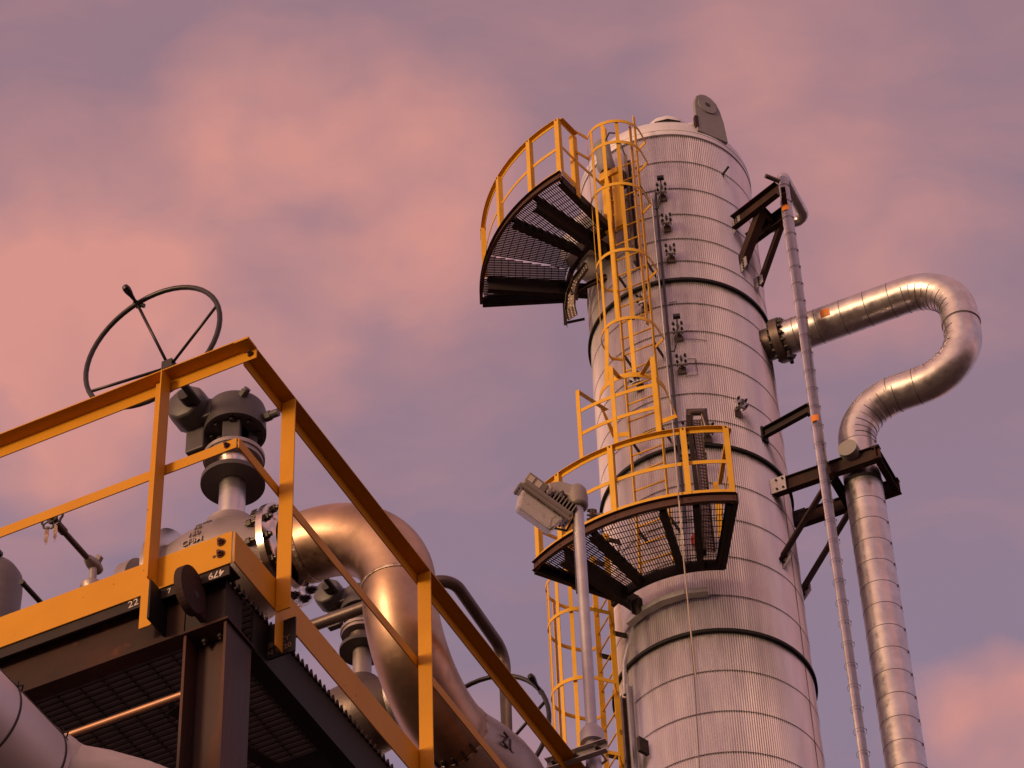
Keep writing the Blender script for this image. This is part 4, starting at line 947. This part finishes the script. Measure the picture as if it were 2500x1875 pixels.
m = MB(); m.sweep([P(1.42, -26.5, 34.75), P(1.42, -26.5, 37.1)], chan(.13, .05, .01), er(-26)); part('guide_channel', m, DKPIPE, dv)
m = MB(); m.box(tuple(P(1.50, -28, 36.55)), (.10, .10, .3), (et(-28), er(-28), Z)); m.box(tuple(P(1.53, -30, 36.35)), (.06, .08, .12), (et(-28), er(-28), Z)); part('brake', m, BLKST, dv)
m = MB(); m.box(tuple(P(1.55, -38.6, 35.92)), (.10, .004, .42), (et(-38), er(-38), Z)); so = part('warning_sign', m, RED, None); so.matrix_world = TF
top(so, 'narrow red sign strip left of the yellow davit post behind the ladder', 'sign')
m = MB(); m.tube([P(1.6, -58, 36.5), P(1.6, -50, 36.9), P(1.45, -44, 37.2)], .16, 20)
m = MB(); m.lathe([(.40, 0), (.42, .05), (.42, .4), (.34, .52), (.001, .58)], tuple(P(RT - .1, -62, 35.9)), er(-62), 40); part('manway_cover', m, ALU3, tw)
m = MB(); m.lathe([(.20, 0), (.22, .2), (.18, .34), (.001, .38)], tuple(P(RT - .12, -64, 35.45)), er(-64), 40); part('nozzle_cover', m, ALU3, tw)
m = MB(); m.prism([(-.2, -.12), (.22, -.12), (.22, .06), (.1, .16), (-.2, .12)], tuple(P(1.75, -44, 35.75)), et(-44), Z, .02); part('kick_panel', m, LUGM, up)

# ---- conduits, cable tray, rope
def pipeth(name, label, cat, path, r, m_, grp=None):
    m = MB(); m.tube(path, r, 12); o = part(name, m, m_, None); o.matrix_world = TF; return top(o, label, cat, grp)
pipeth('cable_conduit', 'thin black cable conduit running down the tower face right of the ladder', 'conduit', [P(1.40, -9.6, 36.25), P(1.385, -10.3, 36.1), P(1.385, -10.6, 33), P(1.385, -10.9, 29.6)], .019, HOSE)
for zz, q in ((36.2, -6.3), (33.2, -4.9)):
    pipeth('cable_whip', ('short looped black cable joining the top instrument nozzle to the conduit', 'short looped black cable joining the instrument nozzle below the upper ring to the conduit')[0 if zz > 35 else 1], 'cable', [P(1.46, q, zz + .05), P(1.50, q - .5, zz - .12), P(1.50, q - 1.2, zz - .3), P(1.44, q - 3, zz - .42), P(1.40, q - 5, zz - .38)], .011, HOSE, 'instrument cables on the tower')
o = MB(); o.sweep([P(1.325, -12.9, 36.2), P(1.325, -12.9, 29.0)], chan(.11, .012, .004), er(-12.9)); o = part('cable_channel', o, ALU3, None); o.matrix_world = TF
top(o, 'flat grey vertical channel between the ladder and the black conduit', 'channel')
ct = thing('strut_conduit', 'vertical grey strut and conduit running up the tower below the lower platform', 'conduit', TF)
m = MB(); m.sweep([P(1.50, -55.5, 0), P(1.50, -55.5, 27.1)], chan(.075, .045, .006), er(-60)); part('strut', m, DKPIPE, ct)
m = MB(); m.sweep([P(1.46, -52.0, 0), P(1.46, -52.0, 27.25)], chan(.085, .045, .006), er(-60)); part('strut', m, GALV, ct)
m = MB(); m.tube([P(1.5, -53, 27.1), P(1.5, -52.5, 27.6), P(1.45, -50, 27.9)], .03, 12); part('conduit', m, GALV, ct)
for zz in (26.2, 24.8, 23.4): m = MB(); m.box(tuple(P(1.42, -46.5, zz)), (.05, .16, .22), (et(-46), er(-46), Z)); part('bracket', m, DKST, ct)
rp = pipeth('rope', 'thin pale rope hanging from the lower guardrail past the platform edge', 'rope', [P(2.86, -8.3, 29.9), P(2.87, -8.5, 29.3), P(2.88, -8.6, 28.6), P(2.86, -8.8, 27.6), P(2.6, -9.2, 26.9), P(2.3, -9.6, 26.2)], .0095, ROPE)
pipeth('rope', 'very thin dark cord hanging down the tower below the pale rope', 'rope', [P(1.40, -14, 27.65), P(1.345, -14.5, 27), P(1.345, -15.5, 26), P(1.345, -17.5, 24.8)], .006, DKPIPE)
def tray(name, label, pts, w_, upv):
    t = thing(name, label, 'cable tray', TF, 'perforated cable trays')
    m = MB(); m.sweep(pts, [(-w_ / 2, 0), (w_ / 2, 0), (w_ / 2, .05), (w_ / 2 - .004, .05), (w_ / 2 - .004, .004), (-w_ / 2 + .004, .004), (-w_ / 2 + .004, .05), (-w_ / 2, .05)], upv)
    n0 = len(m.f)
    for i in range(len(pts) - 1):
        a_, b_ = pts[i], pts[i + 1]; L_ = (b_ - a_).length; d = (b_ - a_).normalized(); sd = d.cross(upv if not isinstance(upv, list) else upv[i]).normalized(); nn = sd.cross(d); k = .03
        while k < L_ - .02:
            for j in (-.33, 0, .33): m.cyl(a_ + d * k + sd * (j * w_) + nn * .0045, nn, .012, .0012, 8)
            k += .05
    o = part('tray', m, DKPIPE, t); o.data.materials.append(LABEL)
    for p_ in o.data.polygons[n0:]: p_.material_index = 1
    return t
tray('cable_tray', 'perforated cable tray bending down behind the lower end of the upper platform', [P(1.58, -55, 35.16), P(1.60, -65, 35.12), P(1.62, -71, 35.0), P(1.62, -75, 34.82), P(1.62, -72, 34.52)], .16, er(-30))
tray('cable_tray', 'perforated cable tray hanging inside the right end of the lower guardrail', [P(1.95, -1.5, 30.9), P(1.85, -.8, 30.1), P(1.75, -.6, 29.3), P(1.70, -.4, 28.75)], .12, er(20))
vt = thing('instrument_stand', 'dark steel instrument stand behind the right end of the lower guardrail', 'stand', TF)
m = MB(); m.sweep([P(1.95, -3.2, 31.0), P(1.80, -2.2, 28.6)], L4(.06, .008), er(0)); part('strut', m, DKST, vt)
m = MB(); m.sweep([P(1.5, -10, 30.65), P(1.5, 3.5, 30.65)], chan(.10, .04, .01), Z); part('cross_strut', m, DKPIPE, vt)
m = MB(); m.tube([P(1.44, -4.0, 31.2), P(1.55, -3, 31.45), P(1.55, 4, 31.45), P(1.44, 5, 31.2)], .05, 12); part('hood', m, DKPIPE, vt)
m = MB(); m.cyl(P(1.33, -2.9, 29.3), er(-2), .15, .03, 24); rd = part('round_plate', m, RED, None); rd.matrix_world = TF
top(rd, 'round dark red disc on the tower seen through the lower grating', 'disc')
m = MB(); m.sweep(arc(1.36, -40, 6, 28.02 - .4), [(0, -.05), (.09, -.05), (.09, .05), (0, .05)], Z)
bb = MB(); bb.sweep([P(1.38, -52, 28.34), P(1.38, -41, 28.36), P(1.40, -28, 28.36), P(1.40, -15, 28.36), P(1.38, -2.5, 28.36)], [(-.055, -.04), (.055, -.04), (.055, .04), (-.055, .04)], Z)
bb = part('support_ledge', bb, GALV, None); bb.matrix_world = TF
top(bb, 'narrow grey support ledge on the tower below the lower platform', 'ledge')
